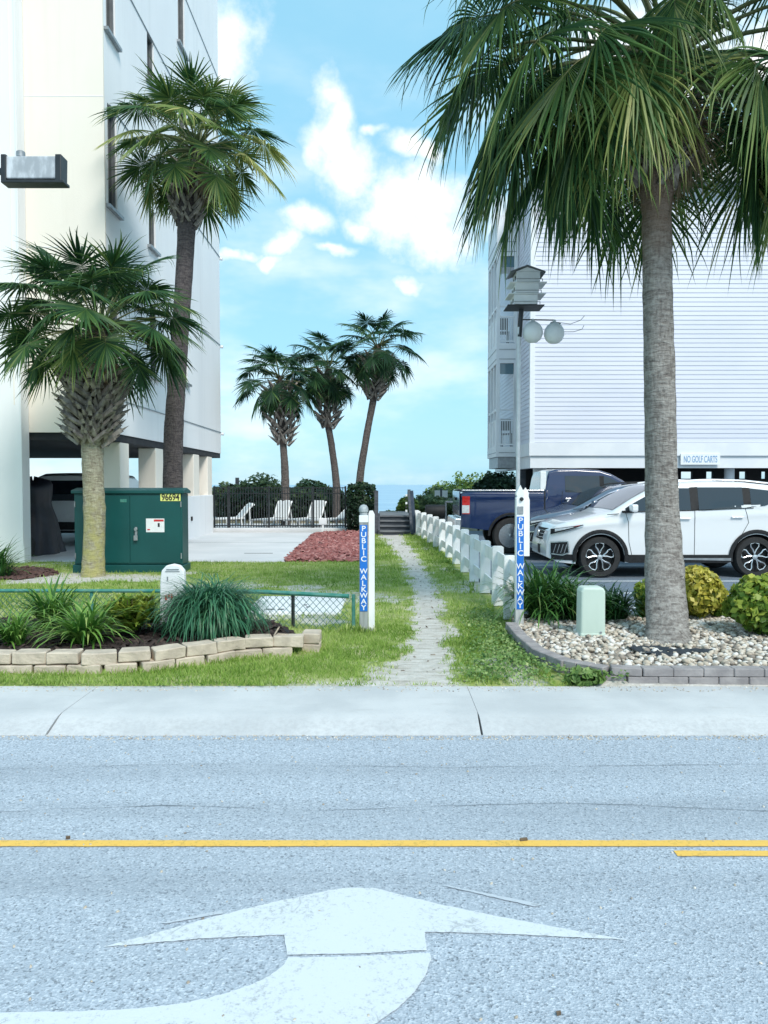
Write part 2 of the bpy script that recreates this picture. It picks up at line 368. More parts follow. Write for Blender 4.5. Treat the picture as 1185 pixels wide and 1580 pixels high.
def trunkmat(name, a, b, moss=None, ringscale=34, top=None):
    m, gg, p, pos, o = newmat(name)
    rings = gg.noise(gg.vmath('MULTIPLY', pos, (1.6,1.6,ringscale/6)), 6, 6, .65, .6)
    cracks = gg.noise(gg.vmath('MULTIPLY', pos, (9,9,2.2)), 4, 6, .7)
    f = gg.math('ADD', gg.math('MULTIPLY', rings, .6), gg.math('MULTIPLY', cracks, .4))
    c = gg.ramp(f, [(.30, tuple(x*.35 for x in b)), (.43, b), (.55, a), (.72, tuple(min(1, x*1.5) for x in a))])
    if moss:
        s = gg.n('ShaderNodeSeparateXYZ'); gg.put(s.inputs[0], pos)
        k = gg.math('MULTIPLY', gg.smooth(s.outputs[2], moss[1], .3), gg.smooth(gg.noise(pos, 5, 5), .3, .62))
        c = gg.mix(gg.math('MULTIPLY', k, .85), c, moss[0])
    if top:                               # the younger, browner wood below the crown
        s = gg.n('ShaderNodeSeparateXYZ'); gg.put(s.inputs[0], pos)
        k = gg.smooth(gg.math('ADD', s.outputs[2], gg.math('MULTIPLY', gg.noise(pos, 3, 4), .8)), top[1], top[1]+.9)
        c = gg.mix(gg.math('MULTIPLY', k, .7), c, top[0])
    gg.put(p.inputs['Base Color'], c); p.inputs['Roughness'].default_value = .92; p.inputs['Specular IOR Level'].default_value = .2
    bump(gg, p, f, 1.0, .05); return m
M['trunk_big'] = trunkmat('palm_trunk_grey', (.36,.34,.315), (.20,.18,.165), top=((.25,.165,.115), 4.1))
M['trunk_small'] = trunkmat('palm_trunk_lichen', (.42,.39,.30), (.27,.235,.18), ((.44,.41,.15), 2.0))
M['trunk_tall'] = trunkmat('palm_trunk_dark', (.135,.115,.115), (.072,.062,.066))
M['trunk_far'] = trunkmat('palm_trunk_far', (.16,.14,.13), (.09,.075,.07))
M['grass'] = leafmat('grass_blades', [(0, (.11,.21,.035)), (.4, (.26,.40,.075)), (.7, (.44,.54,.17)), (1, (.68,.66,.38))], .6, .35, .2, 1.2)
M['strap'] = leafmat('strap_leaves', [(0, (.02,.075,.018)), (.45, (.06,.18,.03)), (.8, (.18,.34,.06)), (1, (.36,.46,.14))], .42, .25, .4)
M['strap_dark'] = leafmat('dark_strap_leaves', [(0, (.014,.048,.018)), (.5, (.045,.145,.035)), (.85, (.13,.27,.06)), (1, (.16,.20,.07))], .42, .22, .4)
M['blue_grass'] = leafmat('blue_grass_leaves', [(0, (.015,.07,.042)), (.5, (.045,.17,.085)), (.85, (.12,.30,.15)), (1, (.26,.40,.22))], .42, .22, .4)
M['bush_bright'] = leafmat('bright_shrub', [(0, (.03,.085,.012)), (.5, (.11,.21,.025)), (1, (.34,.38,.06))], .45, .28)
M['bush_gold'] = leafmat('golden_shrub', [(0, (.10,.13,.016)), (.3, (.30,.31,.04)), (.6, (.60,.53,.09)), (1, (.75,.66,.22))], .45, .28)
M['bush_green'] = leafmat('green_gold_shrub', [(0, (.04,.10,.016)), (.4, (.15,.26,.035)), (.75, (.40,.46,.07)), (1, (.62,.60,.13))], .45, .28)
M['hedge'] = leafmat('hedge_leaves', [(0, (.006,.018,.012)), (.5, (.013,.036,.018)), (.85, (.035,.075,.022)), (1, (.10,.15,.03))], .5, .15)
M['dune_green'] = leafmat('dune_shrub_leaves', [(0, (.03,.065,.035)), (.45, (.09,.15,.07)), (.8, (.20,.26,.11)), (1, (.36,.38,.19))], .6, .2)
M['tree_green'] = leafmat('tree_leaves', [(0, (.03,.075,.022)), (.45, (.09,.18,.04)), (.8, (.24,.33,.08)), (1, (.42,.46,.13))], .55, .25)
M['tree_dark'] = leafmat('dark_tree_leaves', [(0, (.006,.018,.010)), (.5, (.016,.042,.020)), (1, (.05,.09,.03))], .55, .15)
M['clover'] = leafmat('ground_cover_leaves', [(0, (.05,.12,.03)), (.5, (.16,.28,.07)), (1, (.42,.52,.22))], .5, .3)
M['stem'] = mat('stem_brown', (.10,.07,.045), (.16,.12,.08), .85, 9)
from mathutils import noise as mnoise
def nz(x, y, s=1.0, o=0.0): return mnoise.noise(Vector((x*s+o, y*s-o, o*.7)))
def lerp_tab(tab, x):
    if x <= tab[0][0]: return tab[0][1]
    for (a, va), (b, vb) in zip(tab, tab[1:]):
        if x <= b: return va + (vb-va)*(x-a)/(b-a)
    return tab[-1][1]
def sstep(x, a, b):
    t = min(1, max(0, (x-a)/(b-a))); return t*t*(3-2*t)
def lettering(name, body, size, matl, parent, loc, rot, line=1.0, bold=0.0, xs=1.0, ext=.0015):
    cu = bpy.data.curves.new(name, 'FONT'); cu.body = body; cu.size = size; cu.align_x = 'CENTER'; cu.align_y = 'CENTER'
    cu.space_line = line; cu.offset = bold; cu.extrude = ext
    cu.materials.append(matl)
    tmp = bpy.data.objects.new(name, cu); C.objects.link(tmp); me = bpy.data.meshes.new_from_object(tmp); bpy.data.objects.remove(tmp); bpy.data.curves.remove(cu)
    if not me.materials: me.materials.append(matl)
    o = bpy.data.objects.new(name, me); C.objects.link(o); o.parent = parent
    o.location = Vector(loc) - org(parent); o.rotation_euler = rot; o.scale = (xs, 1, 1)
    return o

ROADZ = -.085
# ------------------------------------------------------------------ ground, sea, road
m, gg, p, pos, o = newmat('sandy_ground')
n = gg.noise(pos, .6, 6); c = gg.ramp(n, [(.3, (.10,.12,.06)), (.5, (.22,.20,.13)), (.7, (.38,.34,.25))])
gg.put(p.inputs['Base Color'], c); p.inputs['Roughness'].default_value = .95; M['ground'] = m
ys = [-900, -200, -60, -20, 0, 10, 20, 26, 28, 30, 33, 38, 44, 52, 60]
zs = [-.3, -.3, -.3, -.3, -.3, -.14, -.06, -.05, .12, .25, .2, -.5, -1.8, -3.0, -3.4]
xs = [-1500, -400, -100, -40, -20, -10, -4, 0, 4, 10, 20, 40, 100, 400, 1500]
b = MB(); b.add([(x, y, z) for x in xs for y, z in zip(ys, zs)],
      [(i*len(ys)+j, (i+1)*len(ys)+j, (i+1)*len(ys)+j+1, i*len(ys)+j+1) for i in range(len(xs)-1) for j in range(len(ys)-1)])
tag(b.build('ground', M['ground'], smooth=True), kind='structure')
m, gg, p, pos, o = newmat('sea_water')
n = gg.noise(gg.vmath('MULTIPLY', pos, (.02,.10,1)), 1, 6, .6)
gg.put(p.inputs['Base Color'], gg.ramp(n, [(.35, (.20,.36,.50)), (.6, (.28,.44,.56)), (.72, (.55,.64,.70))]))
p.inputs['Roughness'].default_value = .35; bump(gg, p, gg.noise(gg.vmath('MULTIPLY', pos, (.3,1.2,1)), 1, 5), .5, .3); M['sea'] = m
b = MB(); b.box(-9000, 9000, 47, 30000, -4, -2.3); tag(b.build('sea', M['sea']), kind='structure')

b = MB(); b.grid(lambda i, j: (-60+120*i, -7+12.13*j, ROADZ), 60, 12)
road = tag(b.build('road', M['asphalt']), kind='structure')
Zp = ROADZ+.004
def flat(name, pix, matl, parent, z=Zp):
    P_ = [gp(u, v, z) for u, v in pix]; Q = []
    for a, c in zip(P_, P_[1:]+P_[:1]):           # ragged edge
        k = max(1, int((c-a).length/.012))
        for i in range(k):
            q = a.lerp(c, i/k); Q.append(q+Vector((nz(q.x, q.y, 30, 2), nz(q.x, q.y, 30, 7), 0))*.0035+Vector((nz(q.x, q.y, 90, 1), nz(q.x, q.y, 90, 4), 0))*.003)
    b = MB(); b.add(Q, [tuple(range(len(Q)))]); return b.build(name, matl, parent)
def smooth_poly(pts, k=4):
    out = []; n = len(pts)
    for i in range(n-1):
        p0, p1, p2, p3 = (Vector(pts[max(0, min(n-1, i+d))]) for d in (-1, 0, 1, 2))
        for s in range(k):
            t = s/k; out.append(.5*((2*p1)+(p2-p0)*t+(2*p0-5*p1+4*p2-p3)*t*t+(3*p1-p0-3*p2+p3)*t**3))
    out.append(Vector(pts[-1])); return [(q.x, q.y) for q in out]
head = [(158,1461)] + smooth_poly([(230,1442),(370,1404),(512,1373),(545,1369.5),(578,1370)]) + [(665,1392)] + smooth_poly([(760,1412),(880,1434),(970,1450)]) + smooth_poly([(900,1447),(780,1441),(655,1437.5)]) + [(659,1466)] + [(550,1471),(443,1473)] + smooth_poly([(438,1442),(300,1449),(200,1458)])
flat('turn_arrow', [(q[0], q[1]) for q in head], M['white_paint'], road)
tail = [(444,1477),(550,1475),(664,1470)] + smooth_poly([(665,1480),(655,1508),(632,1538),(590,1572),(500,1625),(330,1690),(60,1730),(-400,1745)]) + smooth_poly([(-400,1568),(0,1562),(150,1559),(250,1552),(340,1535),(405,1511),(438,1488)])
flat('turn_arrow_stem', tail, M['white_paint'], road)
def strip_x(name, v0, v1, x0, x1, matl, parent, z=Zp, n=160, jit=.003):
    y1, y0 = gp(600, v0, z).y, gp(600, v1, z).y
    b = MB(); vs = []
    for i in range(n+1):
        x = x0+(x1-x0)*i/n; vs += [(x, y0+nz(x, 0, 9)*jit+nz(x, 2, 60)*jit*.8, z), (x, y1+nz(x, 5, 9)*jit+nz(x, 8, 60)*jit*.8, z)]
    b.add(vs, [(2*i, 2*i+2, 2*i+3, 2*i+1) for i in range(n)]); return b.build(name, matl, parent)
strip_x('yellow_line', 1296.3, 1305.7, -12, 12, M['yellow_paint'], road, n=1400)
strip_x('yellow_line', 1312.3, 1320.7, gp(1042, 1316, Zp).x, 6, M['yellow_paint'], road, n=400)
flat('worn_marking', [(678,1365),(690,1366),(836,1395),(826,1399)], M['ghost_paint'], road)
flat('worn_marking', [(248,1424),(342,1404),(345,1409),(256,1425)], M['ghost_paint'], road)
def crack(parent, pts, w, z, name='crack', wig=.012, matl=None):
    b = MB(); vs = []; n = 90
    for i in range(n+1):
        t = i/n*(len(pts)-1); k = min(int(t), len(pts)-2); a, c = Vector(pts[k]), Vector(pts[k+1]); q = a+(c-a)*(t-k)
        dy = nz(q.x, q.y, 5)*wig + nz(q.x, q.y, 17)*wig*.4; ww = w*max(0.12, .6+.9*nz(q.x, q.y, 3, 4))
        vs += [(q.x, q.y+dy-ww/2, z), (q.x, q.y+dy+ww/2, z)]
    b.add(vs, [(2*i, 2*i+2, 2*i+3, 2*i+1) for i in range(n)]); return b.build(name, matl or M['joint'], parent)
M['tar'] = mat('tar_seam', (.10,.11,.125), (.16,.17,.185), .8, 20)
crack(road, [tuple(gp(u, v, Zp).xy) for u, v in ((-40,1254),(250,1242),(500,1250),(860,1238),(1230,1252))], .005, Zp, 'tar_seam', matl=M['tar'])
crack(road, [tuple(gp(u, v, Zp).xy) for u, v in ((-40,1188),(300,1178),(700,1184),(1230,1178))], .004, Zp, 'tar_seam', matl=M['tar'])
# little dark scraps on the road
for (u, v, s) in ((808,1297,.035),(105,1294,.02),(862,1566,.014)):
    q = gp(u, v, Zp); b = MB(); b.obox((q.x, q.y, q.z+.006), (s/2, s*.12, 0), (-s*.05, s*.12, .002), (0, 0, .005)); b.build('leaf_scrap', M['stem'], road)

# sidewalk: slabs with a sloped gutter edge
b = MB(); b.box(-40, 40, 5.15, 6.03, -.3, -.12); walk = tag(b.build('sidewalk', M['joint']), kind='structure')
prof = [(5.11,-.16,.006),(5.11,-.082,.007),(5.135,-.072,.008),(5.27,-.028,.007),(5.32,-.012,.005),(5.38,-.003,.0015),(6.06,0,.002),(6.06,-.16,.002)]
xj = [-2.27+2.93*k for k in range(-9, 11)]
for i, (a, c) in enumerate(zip(xj, xj[1:])):
    b = MB(); n = len(prof); sk = .0
    nx = 14; vs = []
    for s in range(nx+1):
        for (y, z, gap) in prof:
            x0, x1 = a+gap-(6.06-y)*.05*(0), c-gap
            x = x0+(x1-x0)*s/nx; vs.append((x, y, z + nz(x, y, .8, i*3.1)*.003))
    b.add(vs, [(s*n+k, (s+1)*n+k, (s+1)*n+(k+1)%n, s*n+(k+1)%n) for s in range(nx) for k in range(n)] + [tuple(range(n)), tuple(range(nx*n, nx*n+n))[::-1]])
    b.build('slab', M['concrete'], walk, auto=25)

# lawn and trodden path, one sheet cut where the grass is worn off
PC = [(5.9,.22),(6.5,.30),(8,.50),(9.4,.56),(12.5,.62),(16,.56),(18.6,.46),(24.4,.15)]
PW = [(5.9,.50),(6.4,.34),(7.2,.23),(9,.21),(12,.20),(18,.20),(22,.30),(24.4,.5)]
def wear(x, y):
    q = abs(x-lerp_tab(PC, y))/lerp_tab(PW, y) + nz(x, y, 2.2)*.75 + nz(x, y, 7, 3)*.55 + nz(x, y, 15, 6)*.3
    w = sstep(q, 1.75, .45)
    w = max(w, .8*sstep(6.36-y + nz(x, y, 3, 9)*.14, 0, .3)*sstep(x, -1.5, -.35)*sstep(x, .9, .4))
    w = max(w, .72*sstep(nz(x, y, .8, 21)+nz(x, y, 3.5, 5)*.45, .12, .62)*(1 if y < 9 else .85))
    d = math.hypot((x+5.3)/1.7, (y-13.0)/.9)+nz(x, y, 2, 2)*.5
    return max(w, .8*sstep(d, 1.2, .5), .65*sstep(math.hypot((x+1.25)/.5, (y-11.6)/.8)+nz(x, y, 3, 2)*.5, 1.1, .4))
m, gg, p, pos, o = newmat('turf')
a = gg.n('ShaderNodeAttribute', attribute_name='tint').outputs['Fac']
w = gg.smooth(gg.math('ADD', a, gg.math('MULTIPLY', gg.math('SUBTRACT', gg.noise(pos, 9, 6, .65), .5), .9)), .3, .75)
gr = gg.ramp(gg.noise(pos, 2.2, 6, .6), [(.3, (.17,.24,.055)), (.48, (.29,.36,.10)), (.66, (.46,.46,.24))])
sa = gg.ramp(gg.noise(gg.vmath('MULTIPLY', pos, (.8,2.6,1)), 5, 8, .72), [(.26, (.27,.24,.19)), (.40, (.47,.44,.39)), (.54, (.61,.585,.54)), (.75, (.72,.70,.67))])
gg.put(p.inputs['Base Color'], gg.mix(w, gr, sa)); p.inputs['Roughness'].default_value = .95; p.inputs['Specular IOR Level'].default_value = .15
bump(gg, p, gg.noise(pos, 22, 6, .7), .8, .03); M['turf'] = m
def sheet(x0, x1, y0, y1, st):
    nx, ny = int((x1-x0)/st), int((y1-y0)/st); V_, T_ = [], []
    for i in range(nx+1):
        for j in range(ny+1):
            x, y = x0+(x1-x0)*i/nx, y0+(y1-y0)*j/ny; w_ = wear(x, y)
            V_.append((x, y, max(.004, .022 - .014*w_ + nz(x, y, 1.1)*.012 + nz(x, y, 6, 1)*.006)*sstep(y, 6.045, 6.12)-.012*sstep(y, 6.10, 6.05))); T_.append(w_)
    return V_, T_, [(i*(ny+1)+j, (i+1)*(ny+1)+j, (i+1)*(ny+1)+j+1, i*(ny+1)+j+1) for i in range(nx) for j in range(ny)]
lawn_b, path_b = MB(), MB()
for args in ((-13, -.4, 6.055, 15.75, .09), (-.4, 1.55, 6.055, 24.3, .065), (1.55, 8, 6.055, 6.25, .06)):
    V_, T_, F_ = sheet(*args)
    for bb, want in ((lawn_b, False), (path_b, True)):
        fs = [f for f in F_ if (-1 < args[0] < 1 and sum(T_[k] for k in f)/4 > .5) == want]
        used = sorted({k for f in fs for k in f}); mp = {k: i for i, k in enumerate(used)}; base = len(bb.v)
        bb.v += [V_[k] for k in used]; bb.t += [(T_[k] if args[0] < 1 else .9)+1e-4 for k in used]
        for f in fs: bb.f.append(tuple(base+mp[k] for k in f)); bb.m.append(0)
lawn = tag(lawn_b.build('lawn', M['turf'], smooth=True), kind='structure')
tag(path_b.build('path', M['turf'], smooth=True), kind='structure')

# beds: outline polygons in plan
WALL = [(-5.2,6.36),(-3.2,6.37),(-2.42,6.38),(-2.02,6.48),(-1.66,6.74),(-1.34,6.98),(-1.0,7.05),(-.74,7.05)]
BED_L = [(x_, y_+.13) for x_, y_ in WALL[:-1]] + [(-.86,7.18)] + [(-.86,7.45),(-1.2,8.2),(-2.2,8.35),(-5.2,8.35)]
EDGE = [(1.30,8.25),(1.29,7.5),(1.33,6.85),(1.47,6.42),(1.72,6.16),(2.05,6.10),(3.2,6.085),(5.4,6.085)]
BED_R = EDGE + [(5.4,9.0),(1.5,9.0)]
def inside(pt, poly):
    x, y = pt; r = False; n = len(poly)
    for i in range(n):
        (x0, y0), (x1, y1) = poly[i], poly[(i+1) % n]
        if (y0 > y) != (y1 > y) and x < (x1-x0)*(y-y0)/(y1-y0)+x0: r = not r
    return r
PAD = (-1.72, -.53, 9.35, 10.7)

# driveway slab and parking lot
def plan(name, pts, z0, z1, matl, parent=None, **kw):
    b = MB(); b.prism(pts, 'z', z0, z1); return b.build(name, matl, parent, **kw)
drive = tag(plan('driveway', [(-20,15.75),(-2.02,15.75),(-2.25,24.4),(-2.25,25.3),(-20,25.3)], -.2, .03, M['concrete2']), kind='structure')
b = MB(); b.box(-3.2, -2.55, 17.55, 17.63, .029, .034); b.build('drain_slot', M['joint'], drive)
b = MB(); b.box(-6, -2.1, 20.9, 20.915, .029, .032); b.build('expansion_joint', M['joint'], drive)
lot = tag(plan('parking_lot', [(1.62,9.12),(40,9.12),(40,34),(1.62,34)], -.2, .004, M['lot']), kind='structure')
M['stall_paint'] = paint('stall_paint', (.62,.66,.70), .9)
for v in (896.5, 915, 937):
    y = gp(1000, v, .008).y; b = MB(); b.box(2.9, 14, y-.05, y+.05, .0075, .0085); b.build('stall_line', M['stall_paint'], lot)
for y in (15.2, 18.1, 21.0):
    b = MB(); b.box(2.9, 14, y-.05, y+.05, .0075, .0085); b.build('stall_line', M['stall_paint'], lot)
kerb = MB(); kerb.box(1.62, 20, 8.98, 9.12, -.1, .07); tag(kerb.build('kerb', M['concrete2'], bevel=.015), kind='structure')

# ------------------------------------------------------------------ condo tower (left)
XS, Y1, Y2, ZU, ZT = -5.65, 15.8, 26.7, 2.68, 20.0
condo = thing('condo_tower', 'tall white and cream condo tower raised on columns over a carport', 'building', (-9, 21, 0))
def holed_wall(b, P, a0, a1, z0, z1, holes, depth, inward):
    # P(a, z, d) -> point, d = depth behind the face
    As = sorted({a0, a1, *[h[0] for h in holes], *[h[1] for h in holes]}); Zs = sorted({z0, z1, *[h[2] for h in holes], *[h[3] for h in holes]})
    for s, t in zip(As, As[1:]):
        for u, v in zip(Zs, Zs[1:]):
            if any(h[0] <= s and t <= h[1] and h[2] <= u and v <= h[3] for h in holes): continue
            b.add([P(s,u,0), P(t,u,0), P(t,v,0), P(s,v,0)], [(0,1,2,3)])
    for (s, t, u, v) in holes:
        for e in (((s,u),(t,u)), ((t,u),(t,v)), ((t,v),(s,v)), ((s,v),(s,u))):
            (q0, w0), (q1, w1) = e
            b.add([P(q0,w0,0), P(q1,w1,0), P(q1,w1,depth), P(q0,w0,depth)], [(0,1,2,3)])
WIN = [(15.98,16.52,10.85,13.4),(15.98,16.52,7.32,9.4),(15.98,16.52,4.1,6.1),
       (18.72,19.25,11.3,12.45),(18.72,19.25,7.35,8.3),(18.72,19.25,4.25,6.0),(18.72,19.25,14.4,15.6),
       (21.55,22.25,13.75,16.6),(21.55,22.25,10.65,12.5),(21.55,22.25,7.55,9.4),(21.55,22.25,4.5,6.35)]
b = MB()
holed_wall(b, lambda a, z, dd: (XS-dd, a, z), Y1, Y2, ZU, ZT, WIN, .14, -1)
b.add([(-20,Y1,ZU),(XS,Y1,ZU),(XS,Y1,ZT),(-20,Y1,ZT)], [(0,1,2,3)])
b.add([(-20,Y2,ZU),(XS,Y2,ZU),(XS,Y2,ZT),(-20,Y2,ZT)], [(0,1,2,3)])
b.add([(-20,Y1,ZT),(XS,Y1,ZT),(XS,Y2,ZT),(-20,Y2,ZT)], [(0,1,2,3)])
b.add([(XS-.6,Y1,ZU),(XS-.6,Y2,ZU),(XS-.6,Y2,ZT),(XS-.6,Y1,ZT)], [(0,1,2,3)])
b.build('wall', M['wall_white'], condo)
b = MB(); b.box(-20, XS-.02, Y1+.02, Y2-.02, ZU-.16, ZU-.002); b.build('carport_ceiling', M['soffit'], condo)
b = MB(); b.box(-7.30, XS+.012, Y1-.05, Y1-.002, ZU-.01, ZT); b.build('cream_facade', M['wall_cream'], condo)
for z in (6.4, 9.4, 12.4, 15.4):
    b = MB(); b.box(-7.28, XS+.010, Y1-.054, Y1-.0505, z, z+.015); b.build('facade_joint', M['wall_white'], condo)
b = MB(); b.box(-20, -7.24, 15.45, Y1-.06, 0, ZT); b.build('stair_tower', M['wall_white'], condo)
b = MB(); b.box(-7.26, -7.235, 15.40, 15.448, 0.4, ZT); b.build('downpipe', M['wall_white'], condo)
b = MB(); b.box(-7.40, -7.385, 15.44, 15.449, 3.2, ZT); b.build('tower_joint', M['frame_dark'] if False else M['wall_cream'], condo)
for z in (3.4, 6.4, 9.4, 12.4, 15.4):
    b = MB(); b.box(XS+.001, XS+.02, Y1+.3, Y2, z, z+.02); b.build('floor_joint', M['grey_metal'], condo)
    b = MB(); b.tube([(XS-.02, Y2+.04, z-.03), (XS+.10, Y2+.04, z-.05)], .05, 8); b.build('scupper', M['trim'], condo)
for (a, c, z0, z1) in WIN:
    b = MB()
    for (s, t, u, v) in ((a+.001,a+.06,z0+.001,z1-.001),(c-.06,c-.001,z0+.001,z1-.001),(a+.06,c-.06,z0+.001,z0+.06),(a+.06,c-.06,z1-.06,z1-.001)): b.box(XS-.12, XS-.035, s, t, u, v)
    w_ = b.build('window', M['frame_dark'], condo)
    b = MB(); b.box(XS-.115, XS-.095, a+.06, c-.06, z0+.06, z1-.06); b.build('pane', M['glass'], w_)
    b = MB(); b.box(XS+.002, XS+.09, a-.14, c+.16, z0-.07, z0-.005); b.build('sill', M['grey_metal'], w_)
for (ya, yb, xa) in ((16.55,17.15,-.42),(19.15,19.8,-.46),(22.95,23.65,-.36),(24.75,25.4,-.36)):
    b = MB(); b.box(XS+xa, XS-.02, ya, yb, 0, ZU-.165); b.build('column', M['wall_cream'], condo, bevel=.02)
for (x, y) in ((-9.4,26.2),(-12.5,26.2),(-7.6,26.2)):
    b = MB(); b.box(x-.2, x+.2, y-.2, y+.2, 0, ZU-.165); b.build('column', M['wall_white'], condo, bevel=.02)
b = MB(); b.box(XS-.16, XS+.02, 21.9, 25.35, 0, 1.27); b.build('half_wall', M['wall_white'], condo, bevel=.015)
b = MB(); b.box(XS+.02, XS+.05, 22.4, 22.52, .55, .67); b.build('hose_bib', M['black'], condo)

# ------------------------------------------------------------------ beach house (right)
XC, YF, ZB, ZR = 4.16, 22.0, 2.80, 10.0
house = thing('beach_house', 'large white clapboard beach house raised on pilings behind the parked cars', 'building', (9, 26, 0))
b = MB(); b.box(XC+.03, 15, YF+.03, 29, ZB, ZR); b.build('wall', M['siding'], house)
PIT = .1283; nb = int((ZR-ZB)/PIT)
def board(L):
    b = MB(); b.prism([(0,0),(-.018,0),(-.018,.008),(-.005,PIT+.004),(0,PIT+.004)], 'x', 0, L); return b.mesh('siding_board')
mf = board(10.4); ms = board(6.8)
mf.materials.append(M['siding']); ms.materials.append(M['siding'])
for k in range(nb):
    link('siding_board', mf, None, house, (XC+.135, YF+.03, ZB+.01+k*PIT))
    link('siding_board', ms, None, house, (XC+.03, YF+.10+6.8, ZB+.01+k*PIT), (0, 0, -PI/2))
b = MB(); b.box(XC-.01, XC+.13, YF-.015, YF+.028, ZB-.02, ZR); b.box(XC-.01, XC+.028, YF+.028, YF+.10, ZB-.02, ZR); b.build('corner_board', M['trim'], house)
b = MB(); b.box(XC-.02, 15, YF-.03, YF+.2, 2.43, ZB); b.box(XC-.02, XC+.2, YF+.2, 29, 2.43, ZB); b.build('fascia', M['trim'], house)
b = MB(); b.box(XC+.02, 15, YF+.03, YF+.25, 2.08, 2.428); b.box(XC+.02, XC+.22, YF+.25, 29, 2.08, 2.428); b.build('beam', M['trim'], house)
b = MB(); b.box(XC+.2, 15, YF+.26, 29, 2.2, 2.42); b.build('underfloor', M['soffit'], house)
b = MB(); b.prism([(XC-.15,ZR),(15.5,ZR),(15.5,ZR+.2),(12.0,ZR+1.2),(7.5,ZR+1.2),(XC-.15,ZR+.2)], 'y', YF-.4, 29.3); b.build('roof', M['grey_metal'], house)
for (u, r) in ((834, .21), (1127, .14), (705+330, .14)):
    x = at(u, 700, YF+.5).x; b = MB(); b.lathe([(r,0),(r,2.08)], 16, (x, YF+.55, 0)); b.build('piling', M['trim'], house, auto=40)
x = at(808, 730, 24).x; b = MB(); b.box(x-.12, x+.12, 24.3, 24.6, 0, 2.2); b.build('piling', M['grey_wood'], house)
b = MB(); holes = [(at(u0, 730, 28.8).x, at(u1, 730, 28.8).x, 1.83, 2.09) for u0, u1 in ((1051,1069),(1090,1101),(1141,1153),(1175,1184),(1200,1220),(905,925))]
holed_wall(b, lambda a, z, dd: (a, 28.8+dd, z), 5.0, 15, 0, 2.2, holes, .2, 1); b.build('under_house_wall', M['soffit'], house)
# balconies
YB, XB, YE = 24.2, 3.52, 26.25
def zb(v): return EYE+(748-v)*YB/F
FL = [(2.13, 2.48, 2.80), (5.42, 5.62, 6.02)]
b = MB(); b.box(XB+.06, XC+.02, YB+.05, YE, 2.13, 2.475); b.build('balcony_joist', M['grey_metal'], house)
for z0, z1 in ((2.48,2.80),(5.40,6.02),(8.72,9.98)):
    b = MB(); b.box(XB, XC+.02, YB, YE, z0, z1); b.build('balcony_band', M['trim'], house)
    for zz in (z0+.12, z0+.42):
        if zz < z1-.05:
            b = MB(); b.box(XB+.08, XC-.05, YB-.012, YB-.001, zz, zz+.02); b.build('band_groove', M['grey_metal'], house)
            b = MB(); b.box(XB-.012, XB-.001, YB+.05, YE-.05, zz, zz+.02); b.build('band_groove', M['grey_metal'], house)
for z0, z1 in ((2.80,5.40),(6.02,8.72)):
    for (x, y) in ((XB,YB),(XC-.10,YB),(XB,YB+.66),(XB,YB+1.30),(XB,YE-.11)):
        b = MB(); b.box(x+.002, x+.108, y+.002, y+.108, z0, z1); b.build('balcony_post', M['trim'], house)
    b = MB(); b.box(XB+.11, XC-.10, YB+.05, YB+.08, z1-.33, z1-.001); b.build('shade_panel', M['glass_blue'], house)
    b = MB()
    for zz, hh in ((z0+.80,.05),(z0+.04,.05),(z0+1.13,.035)): b.box(XB+.11, XC-.10, YB+.03, YB+.08, zz, zz+hh)
    b.build('balcony_rail', M['trim'], house)
    for k in range(8):
        x = XB+.14+k*.053*1.0; b = MB(); b.box(x, x+.022, YB+.04, YB+.07, z0+.09, z0+.80); b.build('baluster', M['trim'], house)
    b = MB(); b.box(XB+.02, XB+.07, YB+.11, YE-.11, z0+.78, z0+.86); b.box(XB+.02, XB+.07, YB+.11, YE-.11, z0+1.12, z0+1.20); b.build('side_rail', M['trim'], house)
    b = MB(); b.box(XB+.03, XB+.05, YB+.11, YE-.11, z0+.01, z0+.78); b.build('side_panel', M['trim'], house)
b = MB(); b.box(XC-.005, XC+.028, 23.75, 24.15, 3.9, 4.9); b.build('window', M['frame_dark'], house)
sg = MB(); q0, q1 = at(1049, 717, YF), at(1110, 700, YF)
sg.box(q0.x, q1.x, YF-.06, YF-.032, q0.z, q1.z); sgn = sg.build('sign_board', M['sign_white'], house)
lettering('sign_text', 'NO GOLF CARTS', .27, M['sign_ink_blue'], sgn, ((q0.x+q1.x)/2, YF-.063, (q0.z+q1.z)/2-.01), (PI/2, 0, 0), xs=.46, bold=.002)
